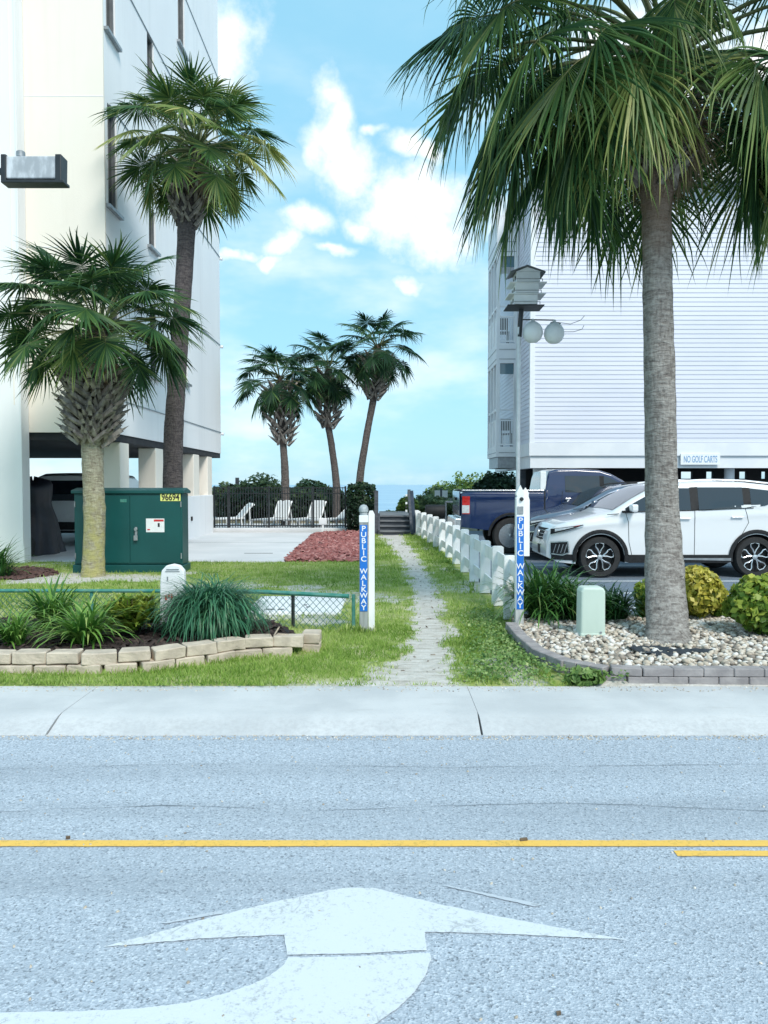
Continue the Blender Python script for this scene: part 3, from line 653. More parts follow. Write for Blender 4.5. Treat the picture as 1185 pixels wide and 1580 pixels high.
# ------------------------------------------------------------------ palms
def frond(mb, pb, o, az, el, Lp, Rr, nseg, sag, droop, rnd, spread=R(128), tint=.35, costa=.38, tipvar=.3, fold=.45, slim=1.0, curlk=1.0):
    """a costapalmate leaf: stalk, arching midrib, pleated strap segments joined near the midrib and hanging free at the tips"""
    hd = Vector((math.sin(az), math.cos(az), 0)); side = Vector((math.cos(az), -math.sin(az), 0))
    p = Vector(o); K = 7; pts = [p.copy()]; e = el
    for i in range(K):
        e = el - sag*((i+.5)/K)**1.3; p = p + (hd*math.cos(e)+Vector((0,0,math.sin(e))))*(Lp/K); pts.append(p.copy())
    rr = .015*Rr/1.1
    pb.tube(pts, [rr*(1.6-.8*i/K) for i in range(K+1)], 5)
    st = []; Kc = 8; curl = rnd.uniform(.5, 1.1)*curlk
    for i in range(Kc+1):
        ee = e - curl*(i/Kc)
        T = hd*math.cos(ee)+Vector((0,0,math.sin(ee))); N = (hd*-math.sin(ee)+Vector((0,0,math.cos(ee)))).normalized()
        st.append((p.copy(), T, N)); p = p + T*(costa*Rr/Kc)
    pb.tube([s[0] for s in st], [rr*.7*(1-i/Kc*.8) for i in range(Kc+1)], 4)
    roll = rnd.uniform(-.45, .45); delta = 2*spread/nseg; NT = 7; fo = fold*rnd.uniform(.6, 1.4); skew = rnd.uniform(-.12, .12)
    ragged = rnd.uniform(.0, .5)
    for k in range(nseg):
        q = -1 + 2*(k+.5)/nseg; c = (1-abs(q))**.85*Kc; i0 = min(int(c), Kc-1); fr = c-i0
        root = st[i0][0].lerp(st[i0+1][0], fr); T = st[i0][1].lerp(st[i0+1][1], fr).normalized(); N0 = st[i0][2]
        ph = q*spread + skew + rnd.gauss(0, .025)
        S = (side*math.cos(roll)+N0*math.sin(roll)); N = (N0*math.cos(roll)-side*math.sin(roll))
        dr = (T*math.cos(ph)+S*math.sin(ph)*.92 - N*abs(math.sin(ph))*fo + N*.10).normalized()
        ell = Rr*(.86-.20*q*q)*rnd.uniform(1-tipvar, 1+tipvar*.35); dd = dr.copy(); pt = root.copy()
        dk = droop*rnd.uniform(.55, 1.6)*(1+.3*abs(q)); base = len(mb.v); tn = (tint if tint < 1.4 else .5) + rnd.gauss(0, .10) + (.22 if rnd.random() < .10 else 0)
        lat = rnd.gauss(0, .16)
        brk = .35+.4*rnd.random() if rnd.random() < .10+.25*ragged else 2
        NN = (N - S*math.copysign(fo, q)).normalized()
        for j in range(NT+1):
            t = j/NT; w = slim*.5*delta*ell*.46*(1.06*min(1, t/.42+.20)) * (1 if t < .40 else max(0.0, 1-((t-.40)/.60))**.9)
            W = NN.cross(dd); W = W.normalized() if W.length > 1e-5 else S; Nn = dd.cross(W).normalized()
            if Nn.dot(NN) < 0: Nn = -Nn
            up = Nn*w*.6
            mb.v += [tuple(pt-W*w-up*.5), tuple(pt+up), tuple(pt+W*w-up*.5)]; tt = max(.001, tn + .15*t**2.5); mb.t += [tt]*3
            if j < NT:
                g_ = dk*(.08+t**1.5)*.5 + (1.2 if t > brk else 0)
                dd = (dd + Vector((0,0,-1))*g_ + S*lat*t*.4).normalized(); pt = pt + dd*(ell/NT)
        for j in range(NT):
            a = base+3*j; mb.f += [(a, a+3, a+4, a+1), (a+1, a+4, a+5, a+2)]; mb.m += [0, 0]
def boot_mesh(L, spreadw, th, lift):
    b = MB(); tip = Vector((lift, 0, L))
    for s in (-1, 1):
        foot = Vector((.0, s*spreadw, 0)); t = tip-foot; side = Vector((0, 1, 0)).cross(t).normalized()
        a = Vector((0, th, 0)); d = side*th*.42
        b.add([foot-a*.55-d, foot+a*.55-d, foot+a*.55+d, foot-a*.55+d, tip-a*.5-d, tip+a*.5-d, tip+a*.5+d*1.2, tip-a*.5+d*1.2],
              [(0,3,2,1),(4,5,6,7),(0,1,5,4),(1,2,6,5),(2,3,7,6),(3,0,4,7)])
    b.add([tip-Vector((th*.3,th*.5,0)), tip+Vector((-th*.3,th*.5,0)), tip+Vector((th*.3+lift*.35,th*.28,L*.38)), tip+Vector((th*.3+lift*.35,-th*.28,L*.38)),
           tip+Vector((th*.35,-th*.5,0)), tip+Vector((th*.35,th*.5,0))], [(0,1,2,3),(4,3,2,5),(0,3,4),(1,5,2),(0,4,5,1)])
    me = b.mesh('boot'); me.materials.append(M['boot']); return me
def palm(label, group, spine, rad, tmat, crown_c, fronds, seed, boots=None, nseg=44, fk={}):
    rnd = random.Random(seed); base = Vector(spine[0])
    t = thing('palm_tree', label, 'palm tree', base, group)
    # trunk
    pts = []; n = len(spine); total = 46
    sp = [Vector(s) for s in spine]
    for i in range(total+1):
        u = i/total*(n-1); k = min(int(u), n-2); f = u-k
        p0, p1, p2, p3 = (sp[max(0, min(n-1, k+d))] for d in (-1, 0, 1, 2))
        pts.append(.5*((2*p1)+(p2-p0)*f+(2*p0-5*p1+4*p2-p3)*f*f+(3*p1-p0-3*p2+p3)*f**3))
    b = MB(); vs = []; ns = 22
    for i, q in enumerate(pts):
        r0 = lerp_tab(rad, i/total)*(1+.022*math.sin(i*2.4+rnd.random()*1.2)+rnd.uniform(-.012, .012))
        for k in range(ns):
            a = 2*PI*k/ns; r = r0*(1+.05*nz(math.cos(a)*2+seed, math.sin(a)*2+i*.18, 1.0)+.03*nz(math.cos(a)*5, i*.6+math.sin(a)*5, 1.0))
            vs.append(q+Vector((math.cos(a)*r, math.sin(a)*r, 0)))
    b.add(vs, [(i*ns+k, i*ns+(k+1)%ns, (i+1)*ns+(k+1)%ns, (i+1)*ns+k) for i in range(total) for k in range(ns)] + [tuple(range(total*ns, total*ns+ns))])
    b.build('trunk', tmat, t, smooth=True)
    # boots: the old leaf bases, wound round the trunk
    if boots:
        z0, z1, n_, r_lo, r_hi, L, sw, th, lift = boots; me = boot_mesh(L, sw, th, lift)
        for i in range(n_):
            f = i/(n_-1); z = z0+(z1-z0)*f; a = i*2.39996+rnd.uniform(-.2, .2)
            ax = min(pts, key=lambda q: abs(q.z-z)); r = r_lo+(r_hi-r_lo)*math.sin(min(1, f*1.25)*PI/2)
            link('boot', me, None, t, (ax.x+math.cos(a)*r, ax.y+math.sin(a)*r, z), (rnd.uniform(-.25,.25), rnd.uniform(.05,.45), a), rnd.uniform(.75, 1.15))
    # crown
    cc = Vector(crown_c)
    b = MB(); b.lathe([(.02,-.55*rad[-1][1]/.2),(rad[-1][1]*.95,-.4),(rad[-1][1]*1.0,-.1),(rad[-1][1]*.6,.1),(.03,.2)], 12, cc)
    crown = b.build('crown', M['fiber'], t, smooth=True)
    for (az, el, Lp, Rr, sag, droop, tint) in fronds(rnd):
        mb, pb = MB(), MB()
        o = cc+Vector((math.sin(az), math.cos(az), 0))*rad[-1][1]*.5+Vector((0,0,.18*math.sin(el)))
        frond(mb, pb, o, az, el, Lp, Rr, nseg, sag, droop, rnd, tint=tint, **fk)
        fo = mb.build('frond', M['frond'] if tint < 1.4 else M['frond_dead'], crown)
        # the stalk belongs to the frond's mesh as a second material
        me = fo.data; me.materials.append(M['petiole']); b0 = len(me.vertices)
        bm = bmesh.new(); bm.from_mesh(me); og = org(crown); vv = [bm.verts.new(Vector(q)-og) for q in pb.v]
        for f in pb.f:
            fc = bm.faces.new([vv[k] for k in f]); fc.material_index = 1; fc.smooth = True
        bm.to_mesh(me); bm.free()
    return t
def fan_set(n, el_hi, el_lo, Lp, Rr, sag, droop, tints, az0=0.0, bias=1.0):
    def gen(rnd):
        out = []
        for i in range(n):
            f = (i+.5)/n; e = el_hi+(el_lo-el_hi)*f**bias + rnd.uniform(-.10, .10); a = az0 + i*2.39996+rnd.uniform(-.25, .25)
            out.append((a, e, Lp*rnd.uniform(.82, 1.15)*(.75+.35*math.sin(f*PI)), Rr*rnd.uniform(.86, 1.1), sag*rnd.uniform(.7, 1.2)*(.6+.6*f), droop*rnd.uniform(.75, 1.25), tints(f, rnd)))
        for k in range(4): out.append((az0+k*1.7+rnd.uniform(-.3,.3), R(-58), .35, Rr*.7, .2, .5, 1.5))
        return out
    return gen
# big palm in the gravel bed: the general crown and the heavy fans that hang to its left, right and front
def big_set(*a):
    base = fan_set(*a)
    extra = [(-96,30,1.85,1.15,42,.50,.14),(-82,40,1.75,1.10,42,.50,.16),(-112,24,1.70,1.15,42,.55,.20),(-70,26,1.8,1.2,45,.5,.12),
             (-92,8,1.30,1.50,30,.42,.15),(-78,2,1.20,1.50,28,.40,.12),(-108,4,1.15,1.50,28,.45,.20),(-124,0,1.05,1.45,26,.5,.26),(-62,4,1.20,1.5,28,.4,.10),
             (-98,-12,.95,1.45,22,.4,.14),(-84,-16,.85,1.5,20,.4,.10),(-116,-14,.80,1.4,20,.45,.24),(-138,-8,.80,1.35,22,.6,.34),(-134,12,1.0,1.4,35,.6,.22),
             (-146,-4,.80,1.30,25,.75,.46),(-150,-22,.60,1.20,18,.8,.62),(-130,-24,.75,1.30,18,.6,.40),(-160,42,.9,1.0,80,.8,.30),(178,55,.8,.9,90,.8,.34),(-104,-26,.75,1.4,16,.45,.16),(-90,-28,.75,1.4,16,.4,.10),(96,-28,.7,1.4,16,.4,.12),
             (150,-6,.75,1.35,25,.7,.34),(132,-4,.95,1.40,26,.6,.24),(114,2,1.10,1.45,28,.5,.20),(96,4,1.2,1.5,28,.45,.14),(80,0,1.2,1.5,28,.4,.10),
             (104,-14,.9,1.45,20,.45,.22),(124,-16,.75,1.4,20,.5,.36),(88,-16,.85,1.45,20,.4,.12),(60,-4,1.1,1.5,28,.4,.10),(110,30,1.5,1.2,45,.5,.18)]
    extra += [(-172,-62,.35,.75,15,.5,1.5),(160,-58,.40,.85,15,.5,1.5),(-120,-60,.4,.8,15,.5,1.5),(110,-62,.4,.9,15,.5,1.5),(60,-60,.4,.8,15,.5,1.5)]
    return lambda rnd: [f_ for f_ in base(rnd) if not (math.cos(f_[0]-PI) > .6 and f_[1] < R(30))] + [(R(z)+rnd.uniform(-.06,.06), R(e), L_, r_, R(s_), d_, t_+.07+rnd.uniform(-.04,.08)) for z, e, L_, r_, s_, d_, t_ in extra]
YP = 8.2
pb_ = gp(1031, 985, .1)
big = [(pb_.x, pb_.y, .05), at(1022, 800, YP), at(1017, 560, YP), at(1014, 400, YP), at(1014, 295, YP), at(1020, 215, YP)]
cb = at(1030, 104, YP)
palm('big fan palm with thick grey trunk rising from the pebble bed', None, big,
     [(0,.235),(.04,.205),(.3,.162),(.55,.150),(.72,.150),(.84,.185),(.93,.215),(1,.17)], M['trunk_big'], cb,
     big_set(40, R(84), R(-14), 1.40, 1.42, R(46), .50, lambda f, r: (.20 if f < .45 else .27 if f < .75 else .34)+r.uniform(-.10,.16)+(.32 if (f > .6 and r.random() < .28) else 0), 1.0, .8),
     11, (at(1020,300,YP).z, at(1020,190,YP).z, 34, .15, .24, .22, .08, .05, .10), nseg=64, fk=dict(costa=.42, fold=.42, slim=.92))
# tall palm behind the green cabinet
YT = 15.7
tb = gp(268, 872, 0)
tall = [(at(266,760,YT).x, YT, 0), at(267, 700, YT), at(272, 600, YT), at(281, 470, YT), at(287, 372, YT), at(289, 300, YT), at(297, 262, YT)]
palm('tall dark-trunked fan palm standing right behind the green cabinet', None, tall,
     [(0,.21),(.3,.185),(.6,.165),(.72,.18),(.76,.235),(.84,.20),(1,.17)], M['trunk_tall'], at(303, 235, YT),
     fan_set(46, R(80), R(-24), .96, .92, R(36), .24, lambda f, r: .30+.14*f+r.uniform(-.1,.16)+(.22 if r.random() < .15 else 0), .6, .85),
     23, (at(290,350,YT).z, at(295,262,YT).z, 46, .17, .25, .24, .09, .06, .10), nseg=46, fk=dict(costa=.26, fold=.20, spread=R(142), curlk=.6))
# short palm in front of the cabinet
YS = 13.35
sb = gp(146, 889, 0)
short = [(sb.x, YS, 0), at(146, 800, YS), at(143, 720, YS), at(143, 660, YS), at(146, 600, YS), at(150, 545, YS)]
palm('short fan palm with lichen-yellow trunk and shaggy cut leaf bases before the cabinet', None, short,
     [(0,.21),(.08,.185),(.35,.175),(.5,.185),(.65,.22),(.85,.26),(1,.18)], M['trunk_small'], at(153, 515, YS),
     fan_set(50, R(80), R(-14), .98, .92, R(34), .24, lambda f, r: .16+.10*f+r.uniform(-.1,.14)+(.25 if (f > .6 and r.random() < .2) else 0), 2.2, .85),
     31, (at(143,688,YS).z, at(150,578,YS).z, 110, .20, .33, .25, .105, .072, .17), nseg=46, fk=dict(costa=.26, fold=.20, spread=R(142), curlk=.6))
# three palms beyond the pool fence
def far_palm(label, Y, base, mid, top, crown, seed, boots_v, hi, tr=.13):
    sp = [(at(*base, Y).x, Y, 0), at(*base, Y), at(*mid, Y), at(*top, Y), at(*crown, Y)]
    z0, z1 = at(crown[0], boots_v[0], Y).z, at(crown[0], boots_v[1], Y).z
    palm(label, 'three far palms', sp, [(0,tr*1.25),(.4,tr),(.6,tr*.95),(1,tr*1.1)], M['trunk_far'], at(*crown, Y),
         fan_set(36, R(80), R(-34), .95, .86, R(36), .26, lambda f, r: .08+r.uniform(-.06,.12), seed*.7, .85),
         seed, (z0, z1, 64, .17, hi, .34, .12, .07, .20), nseg=34, fk=dict(costa=.26, fold=.20, spread=R(142), curlk=.6))
far_palm('leftmost of three far palms, its trunk thick with old leaf bases', 27.5, (440, 738), (438, 700), (434, 650), (432, 588), 41, (688, 600), .37)
far_palm('middle one of three far palms, crown overlapping the tallest', 29.0, (519, 748), (512, 690), (505, 640), (507, 572), 52, (662, 585), .34)
far_palm('tallest of three far palms, leaning right above the dark hedge', 28.0, (555, 744), (566, 670), (577, 610), (583, 540), 63, (618, 560), .36)

# ------------------------------------------------------------------ leafy things
def leaf_cloud(rndn, n, centre, radii, size, flat=.0, bumps=.18, seed=0, shell=.72, up=.25, box=False, aspect=1.6):
    """n rhombic leaves spread through an uneven volume; returns verts, faces, tint"""
    d = rndn.normal(size=(n, 3)); d /= np.linalg.norm(d, axis=1)[:, None]
    if box:
        d /= np.max(np.abs(d), axis=1)[:, None]**.75
    r = shell + (1-shell)*rndn.random(n)**.6
    f1 = np.sin(d[:,0]*5+seed)+np.sin(d[:,1]*6+seed*2)+np.sin(d[:,2]*5.5+seed*3)+.6*np.sin(d[:,0]*11+d[:,2]*9+seed)
    r = r*(1+bumps*f1/2.5)
    P = d*r[:, None]*np.array(radii)[None]+np.array(centre)[None]
    nrm = d + rndn.normal(size=(n, 3))*.65 + np.array([0, 0, up]); nrm /= np.linalg.norm(nrm, axis=1)[:, None]
    a = np.cross(nrm, rndn.normal(size=(n, 3))); a /= np.linalg.norm(a, axis=1)[:, None]; c = np.cross(nrm, a)
    s = size*(.6+.8*rndn.random(n))[:, None]
    V_ = np.stack([P-a*s*aspect/2, P-c*s/2+nrm*s*.12, P+a*s*aspect/2, P+c*s/2+nrm*s*.12], 1).reshape(-1, 3)
    Fc = np.arange(4*n).reshape(-1, 4)
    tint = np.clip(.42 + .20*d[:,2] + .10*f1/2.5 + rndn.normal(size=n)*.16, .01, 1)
    return V_, Fc, np.repeat(tint, 4)
def leafy(name, part, matl, parent, clouds):
    V_ = np.concatenate([c[0] for c in clouds]); T_ = np.concatenate([c[2] for c in clouds]); off = 0; Fs = []
    for c in clouds: Fs.append(c[1]+off); off += len(c[0])
    og = org(parent); me = fast_mesh(part, V_-np.array(og)[None], np.concatenate(Fs), T_)
    return link(part, me, matl, parent)
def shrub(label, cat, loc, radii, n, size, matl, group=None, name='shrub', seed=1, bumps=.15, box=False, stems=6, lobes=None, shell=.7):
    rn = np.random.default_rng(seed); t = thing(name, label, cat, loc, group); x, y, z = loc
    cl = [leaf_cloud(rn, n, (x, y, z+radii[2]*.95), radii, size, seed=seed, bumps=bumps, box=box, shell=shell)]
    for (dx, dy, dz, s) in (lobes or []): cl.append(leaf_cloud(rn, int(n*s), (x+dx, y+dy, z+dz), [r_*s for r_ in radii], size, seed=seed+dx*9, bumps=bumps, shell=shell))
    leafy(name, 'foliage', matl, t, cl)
    b = MB(); rd = random.Random(seed)
    for k in range(stems):
        a = rd.uniform(0, 2*PI); b.tube([(x, y, z-.03), (x+math.cos(a)*radii[0]*.3, y+math.sin(a)*radii[1]*.3, z+radii[2]*.7), (x+math.cos(a)*radii[0]*.55, y+math.sin(a)*radii[1]*.55, z+radii[2]*1.4)], [.012+radii[0]*.03, .01+radii[0]*.015, .004], 5)
    b.build('stem', M['stem'], t); return t
def blade_clump(rn, n, loc, L, W, spread, arch, base_r, tint0=.45, lean=0, K=6):
    """arching strap leaves from one crown"""
    az = rn.random(n)*2*PI; el = np.clip(rn.normal(spread, .28, n), .15, 1.5); ln = L*(.55+.55*rn.random(n)); w = W*(.7+.6*rn.random(n))
    br = base_r*np.sqrt(rn.random(n)); ba = rn.random(n)*2*PI
    P = np.stack([loc[0]+br*np.cos(ba), loc[1]+br*np.sin(ba), np.full(n, loc[2])], 1)
    hd = np.stack([np.cos(az), np.sin(az), np.zeros(n)], 1); sd_ = np.stack([-np.sin(az), np.cos(az), np.zeros(n)], 1)
    e = el.copy(); rows = []; ar = arch*(.6+.8*rn.random(n)); P0 = P.copy()
    for j in range(K+1):
        t = j/K; ww = (w*(1-.25*t if t < .7 else (1-.25*.7)*max(0, (1-t)/.3)**.8)*.5)[:, None]
        rows.append(P0-sd_*ww); rows.append(P0+sd_*ww)
        P0 = P0 + (hd*np.cos(e)[:, None]+np.array([0,0,1])*np.sin(e)[:, None])*(ln/K)[:, None]; e = e - ar/K*(.5+1.3*t)
        P0[:, 2] = np.maximum(P0[:, 2], loc[2]-.02)
    V_ = np.stack(rows, 1).reshape(-1, 3); m_ = 2*(K+1); b = (np.arange(n)*m_)[:, None]
    Fc = np.concatenate([np.concatenate([b+2*j, b+2*j+1, b+2*j+3, b+2*j+2], 1) for j in range(K)])
    tt = np.clip(tint0+rn.normal(size=n)*.17, .01, 1)
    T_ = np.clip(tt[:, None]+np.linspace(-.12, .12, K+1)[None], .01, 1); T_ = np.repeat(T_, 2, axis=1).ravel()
    return V_, Fc, T_
def clump(label, cat, loc, n, L, W, matl, spread=1.05, arch=1.6, base_r=.08, seed=1, group=None, name='strap_leaf_plant', tint0=.45, extra=()):
    rn = np.random.default_rng(seed); t = thing(name, label, cat, loc, group)
    cl = [blade_clump(rn, n, loc, L, W, spread, arch, base_r, tint0)]
    for (dx, dy, s) in extra: cl.append(blade_clump(rn, int(n*s), (loc[0]+dx, loc[1]+dy, loc[2]), L*s**.3, W, spread, arch, base_r, tint0))
    leafy(name, 'foliage', matl, t, cl); return t

# left bed
BZ = .15
q = at(22, 1000, 6.95); clump('small strap-leaf clump at the far left end of the block wall', 'plant', (q.x, 6.95, BZ), 130, .44, .022, M['strap'], seed=3, tint0=.58, name='strap_leaf_plant', group='strap-leaf plants in the left bed')
q = at(92, 985, 7.9); clump('bushy strap-leaf clump close to the green chain-link rail', 'plant', (q.x, 7.75, BZ), 260, .60, .024, M['strap'], 1.1, 1.5, .12, seed=4, tint0=.55, group='strap-leaf plants in the left bed')
q = at(135, 1000, 7.05); clump('wide arching strap-leaf clump behind the block wall, nearest the road', 'plant', (q.x, 7.0, BZ), 230, .62, .024, M['strap'], .95, 1.6, .10, seed=5, tint0=.64, group='strap-leaf plants in the left bed')
q = at(207, 985, 7.5); c_ = (q.x, 7.45, BZ)
rn = np.random.default_rng(8); t = thing('leafy_shrub', 'bright yellow-green leafy shrub between strap-leaf plants and white marker', 'shrub', c_)
cl = []
for k in range(70):
    a = rn.random()*2*PI; r_ = .24*math.sqrt(rn.random()); h = .06+.30*rn.random()*(1-r_*1.6)
    cl.append(blade_clump(rn, 16, (c_[0]+math.cos(a)*r_, c_[1]+math.sin(a)*r_, BZ+h), .17, .040, .75, 1.0, .01, .70, K=4))
leafy('leafy_shrub', 'foliage', M['bush_bright'], t, cl)
b = MB(); rd = random.Random(4)
for k in range(12):
    a = rd.uniform(0, 2*PI); b.tube([(c_[0], c_[1], BZ-.02), (c_[0]+math.cos(a)*.12, c_[1]+math.sin(a)*.12, BZ+.2), (c_[0]+math.cos(a)*.2, c_[1]+math.sin(a)*.2, BZ+.36)], [.008, .006, .003], 5)
b.build('stem', M['stem'], t)
q = at(326, 985, 7.55); clump('large rounded blue-green grass mound spilling behind the block wall', 'grass mound', (q.x, 7.55, BZ), 2600, .80, .013, M['blue_grass'], 1.25, 3.0, .20, seed=6, name='ornamental_grass', tint0=.42)
# far left plant by the building
q = gp(8, 888); clump('dark strap-leaf bush at the foot of the condo wall', 'plant', (q.x-.1, 13.2, .02), 260, .85, .03, M['strap_dark'], 1.15, 1.3, .25, seed=9, tint0=.5, extra=((-.4,.1,.8),(.15,-.2,.5)))
# right bed
RZ = .10
for (u, v, Y, n, L, sd_, lab, tn) in ((835,962,8.75,420,.84,14,'tall dark strap-leaf clump beside the right walkway post',.6),(880,968,8.6,420,.66,15,'dark strap-leaf clump directly left of the pale green pedestal',.42),
                            (858,960,8.95,300,.74,17,'dark strap-leaf clump at the back, between two others near the sign post',.5),(946,966,8.65,260,.52,16,'low dark strap-leaf clump right of the pale green pedestal',.26)):
    q = at(u, v, Y); clump(lab, 'plant', (q.x, Y, RZ), n, L, .022, M['strap_dark'], 1.05, 1.7, .14, seed=sd_, tint0=tn, group='dark strap-leaf plants in the pebble bed')
q = at(1078, 970, 8.75); shrub('round golden-yellow shrub just right of the big palm trunk', 'shrub', (q.x, 8.75, RZ), (.27,.27,.28), 1900, .048, M['bush_gold'], 'round shrubs in the pebble bed', 'round_shrub', 3, .16)
q = at(998, 970, 8.8); shrub('shrub showing green and gold left of the palm trunk', 'shrub', (q.x+.06, 8.75, RZ), (.22,.22,.22), 1300, .048, M['bush_green'], 'round shrubs in the pebble bed', 'round_shrub', 4, .16)
q = at(1182, 995, 7.75); shrub('large green-gold rounded shrub at the right end of the pebble bed', 'shrub', (q.x, 7.75, RZ), (.36,.33,.30), 2800, .052, M['bush_green'], 'round shrubs in the pebble bed', 'round_shrub', 5, .18)
for k, u in enumerate((1112, 1128)):
    q = at(u, 968, 8.85); shrub(('small trailing green tuft between the two gold shrubs', 'low green tuft nearest the large gold shrub')[k], 'plant', (q.x, 8.8, RZ-.02), (.13,.10,.06), 420, .03, M['bush_bright'], None, 'low_plant', 20+k, .15, stems=2)
# hedge, dune shrubs, trees
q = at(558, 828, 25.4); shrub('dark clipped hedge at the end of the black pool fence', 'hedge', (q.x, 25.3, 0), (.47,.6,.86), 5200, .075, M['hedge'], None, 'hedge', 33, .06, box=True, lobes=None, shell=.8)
def bank(label, u, v_top, Y, w, seed, matl, name='dune_shrub', size=.12, n=2600, zb_=None, dark=False, group='dune shrubs'):
    x = at(u, 748, Y).x; zt = at(u, v_top, Y).z; z0 = zb_ if zb_ is not None else lerp_tab(list(zip(ys, zs)), Y)
    h = (zt-z0)/2; rd = random.Random(seed); lobes = [(rd.uniform(-w*.8, w*.8), rd.uniform(-.5, .3), h*rd.uniform(.5, 1.3), rd.uniform(.35, .6)) for _ in range(5)]
    shrub(label, 'shrub' if 'tree' not in name else 'tree', (x, Y, z0), (w, w*.7, h), n, size, matl, group, name, seed, .22, lobes=lobes, shell=.55)
bank('broad grey-green dune shrub under the leftmost far palm', 402, 735, 31, 1.3, 51, M['dune_green'])
bank('dune shrub beside the thin post behind the pool fence', 352, 744, 32, .9, 52, M['dune_green'])
bank('low dune shrub between the left and middle far palms', 480, 741, 32, 1.1, 53, M['dune_green'])
bank('dune shrub glimpsed between the carport columns', 218, 744, 33, 1.5, 54, M['dune_green'])
bank('dune shrub glimpsed beside the rearmost carport column', 283, 742, 34, 1.2, 55, M['dune_green'])
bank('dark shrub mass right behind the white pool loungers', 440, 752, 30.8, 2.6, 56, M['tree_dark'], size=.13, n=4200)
bank('low sea-oat tuft left of the boardwalk top', 600, 788, 29, .4, 57, M['dune_green'], n=900, size=.08)
bank('yellow-green shrub beside the boardwalk handrail', 629, 765, 29.5, .38, 58, M['tree_green'], n=1500, size=.09)
bank('shrub right of the boardwalk handrail', 652, 764, 30, .62, 59, M['dune_green'], n=1700, size=.09)
bank('rounded grey-green shrub on the dune before the white notice', 690, 752, 36, 1.4, 60, M['dune_green'])
bank('low shrub beyond the far end of the white fence', 668, 768, 31, .9, 64, M['dune_green'])
bank('bushy green tree left of the house pilings', 733, 727, 40, 2.0, 61, M['tree_green'], 'bushy_tree', group='trees by the house', n=3600)
bank('sloping green tree line top above the pickup tailgate', 706, 738, 41, 1.8, 62, M['tree_green'], 'bushy_tree', group='trees by the house', n=3200)
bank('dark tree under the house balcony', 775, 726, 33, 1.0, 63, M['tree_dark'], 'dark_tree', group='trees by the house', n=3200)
bank('green tree seen through the openings under the house', 960, 718, 42, 5.0, 65, M['tree_green'], 'bushy_tree', group='trees by the house', n=4200, size=.2)
for (u, v0, Y, h) in ((366, 737, 33, .5),):
    q = at(u, v0, Y); b = MB(); b.box(q.x-.07, q.x+.07, Y-.07, Y+.07, 0, q.z); tag(b.build('wooden_post', M['grey_wood']), 'thin weathered post standing up behind the pool fence', 'post')

# ------------------------------------------------------------------ grass, mulch, pebbles, ground cover
def scatter_blades(n, xr, yr, h, w, seed, accept):
    rn = np.random.default_rng(seed); V_, T_ = [], []
    xs_ = rn.uniform(*xr, n); ys_ = rn.uniform(*yr, n); k = 0
    for x, y in zip(xs_, ys_):
        pa = accept(x, y)
        if pa <= 0 or rn.random() > pa: continue
        a = rn.random()*2*PI; hh = h*(.5+rn.random())*(.6+.4*pa); ww = w*(.6+.8*rn.random()); l = hh*rn.uniform(.2, .9); b_ = rn.random()*2*PI
        z = .015+nz(x, y, 1.1)*.012
        V_ += [(x-math.cos(a)*ww, y-math.sin(a)*ww, z), (x+math.cos(a)*ww, y+math.sin(a)*ww, z), (x+math.cos(b_)*l, y+math.sin(b_)*l, z+hh)]
        tt = .43+.36*nz(x, y, .9, 21)+.22*nz(x, y, 3.5, 2)+rn.normal()*.13+.15*(1-pa); T_ += [tt-.08, tt-.08, tt+.05]
    V_ = np.array(V_); return V_, np.arange(len(V_)).reshape(-1, 3), np.clip(np.array(T_), .01, 1)
def grass_ok(x, y):
    if inside((x, y), BED_L) or inside((x, y), BED_R): return 0
    if PAD[0]-.02 < x < PAD[1]+.02 and PAD[2]-.02 < y < PAD[3]+.02: return 0
    if x > 1.38 and y > 6.1: return 0
    return max(0, 1-1.08*wear(x, y))
parts = [scatter_blades(52000, (-4.6,1.4), (6.07,8.6), .045, .0045, 1, grass_ok), scatter_blades(44000, (-7.5,1.4), (8.6,15.7), .05, .0065, 2, grass_ok), scatter_blades(9000, (-.35,1.4), (15.7,24.2), .06, .010, 3, grass_ok), scatter_blades(3600, (-4.6,1.5), (6.0,6.09), .04, .0045, 4, lambda x, y: max(0, .75+.9*nz(x, 0, 3, 5)-(6.09-y)*9))]
V_ = np.concatenate([p_[0] for p_ in parts]); T_ = np.concatenate([p_[2] for p_ in parts])
tag(link('grass', fast_mesh('grass', V_, np.arange(len(V_)).reshape(-1, 3), T_), M['grass']), 'short green grass of the lawn and walkway verges', 'grass', kind='stuff')
# twigs, dry leaves and shell bits trodden into the path and verge
_pc = [(lerp_tab(PC, y_)+s_*lerp_tab(PW, y_)*1.5, y_) for s_, yy_ in ((-1, [6.1+.6*k for k in range(28)]), (1, [22.3-.6*k for k in range(28)])) for y_ in yy_]
PATHPOLY = _pc
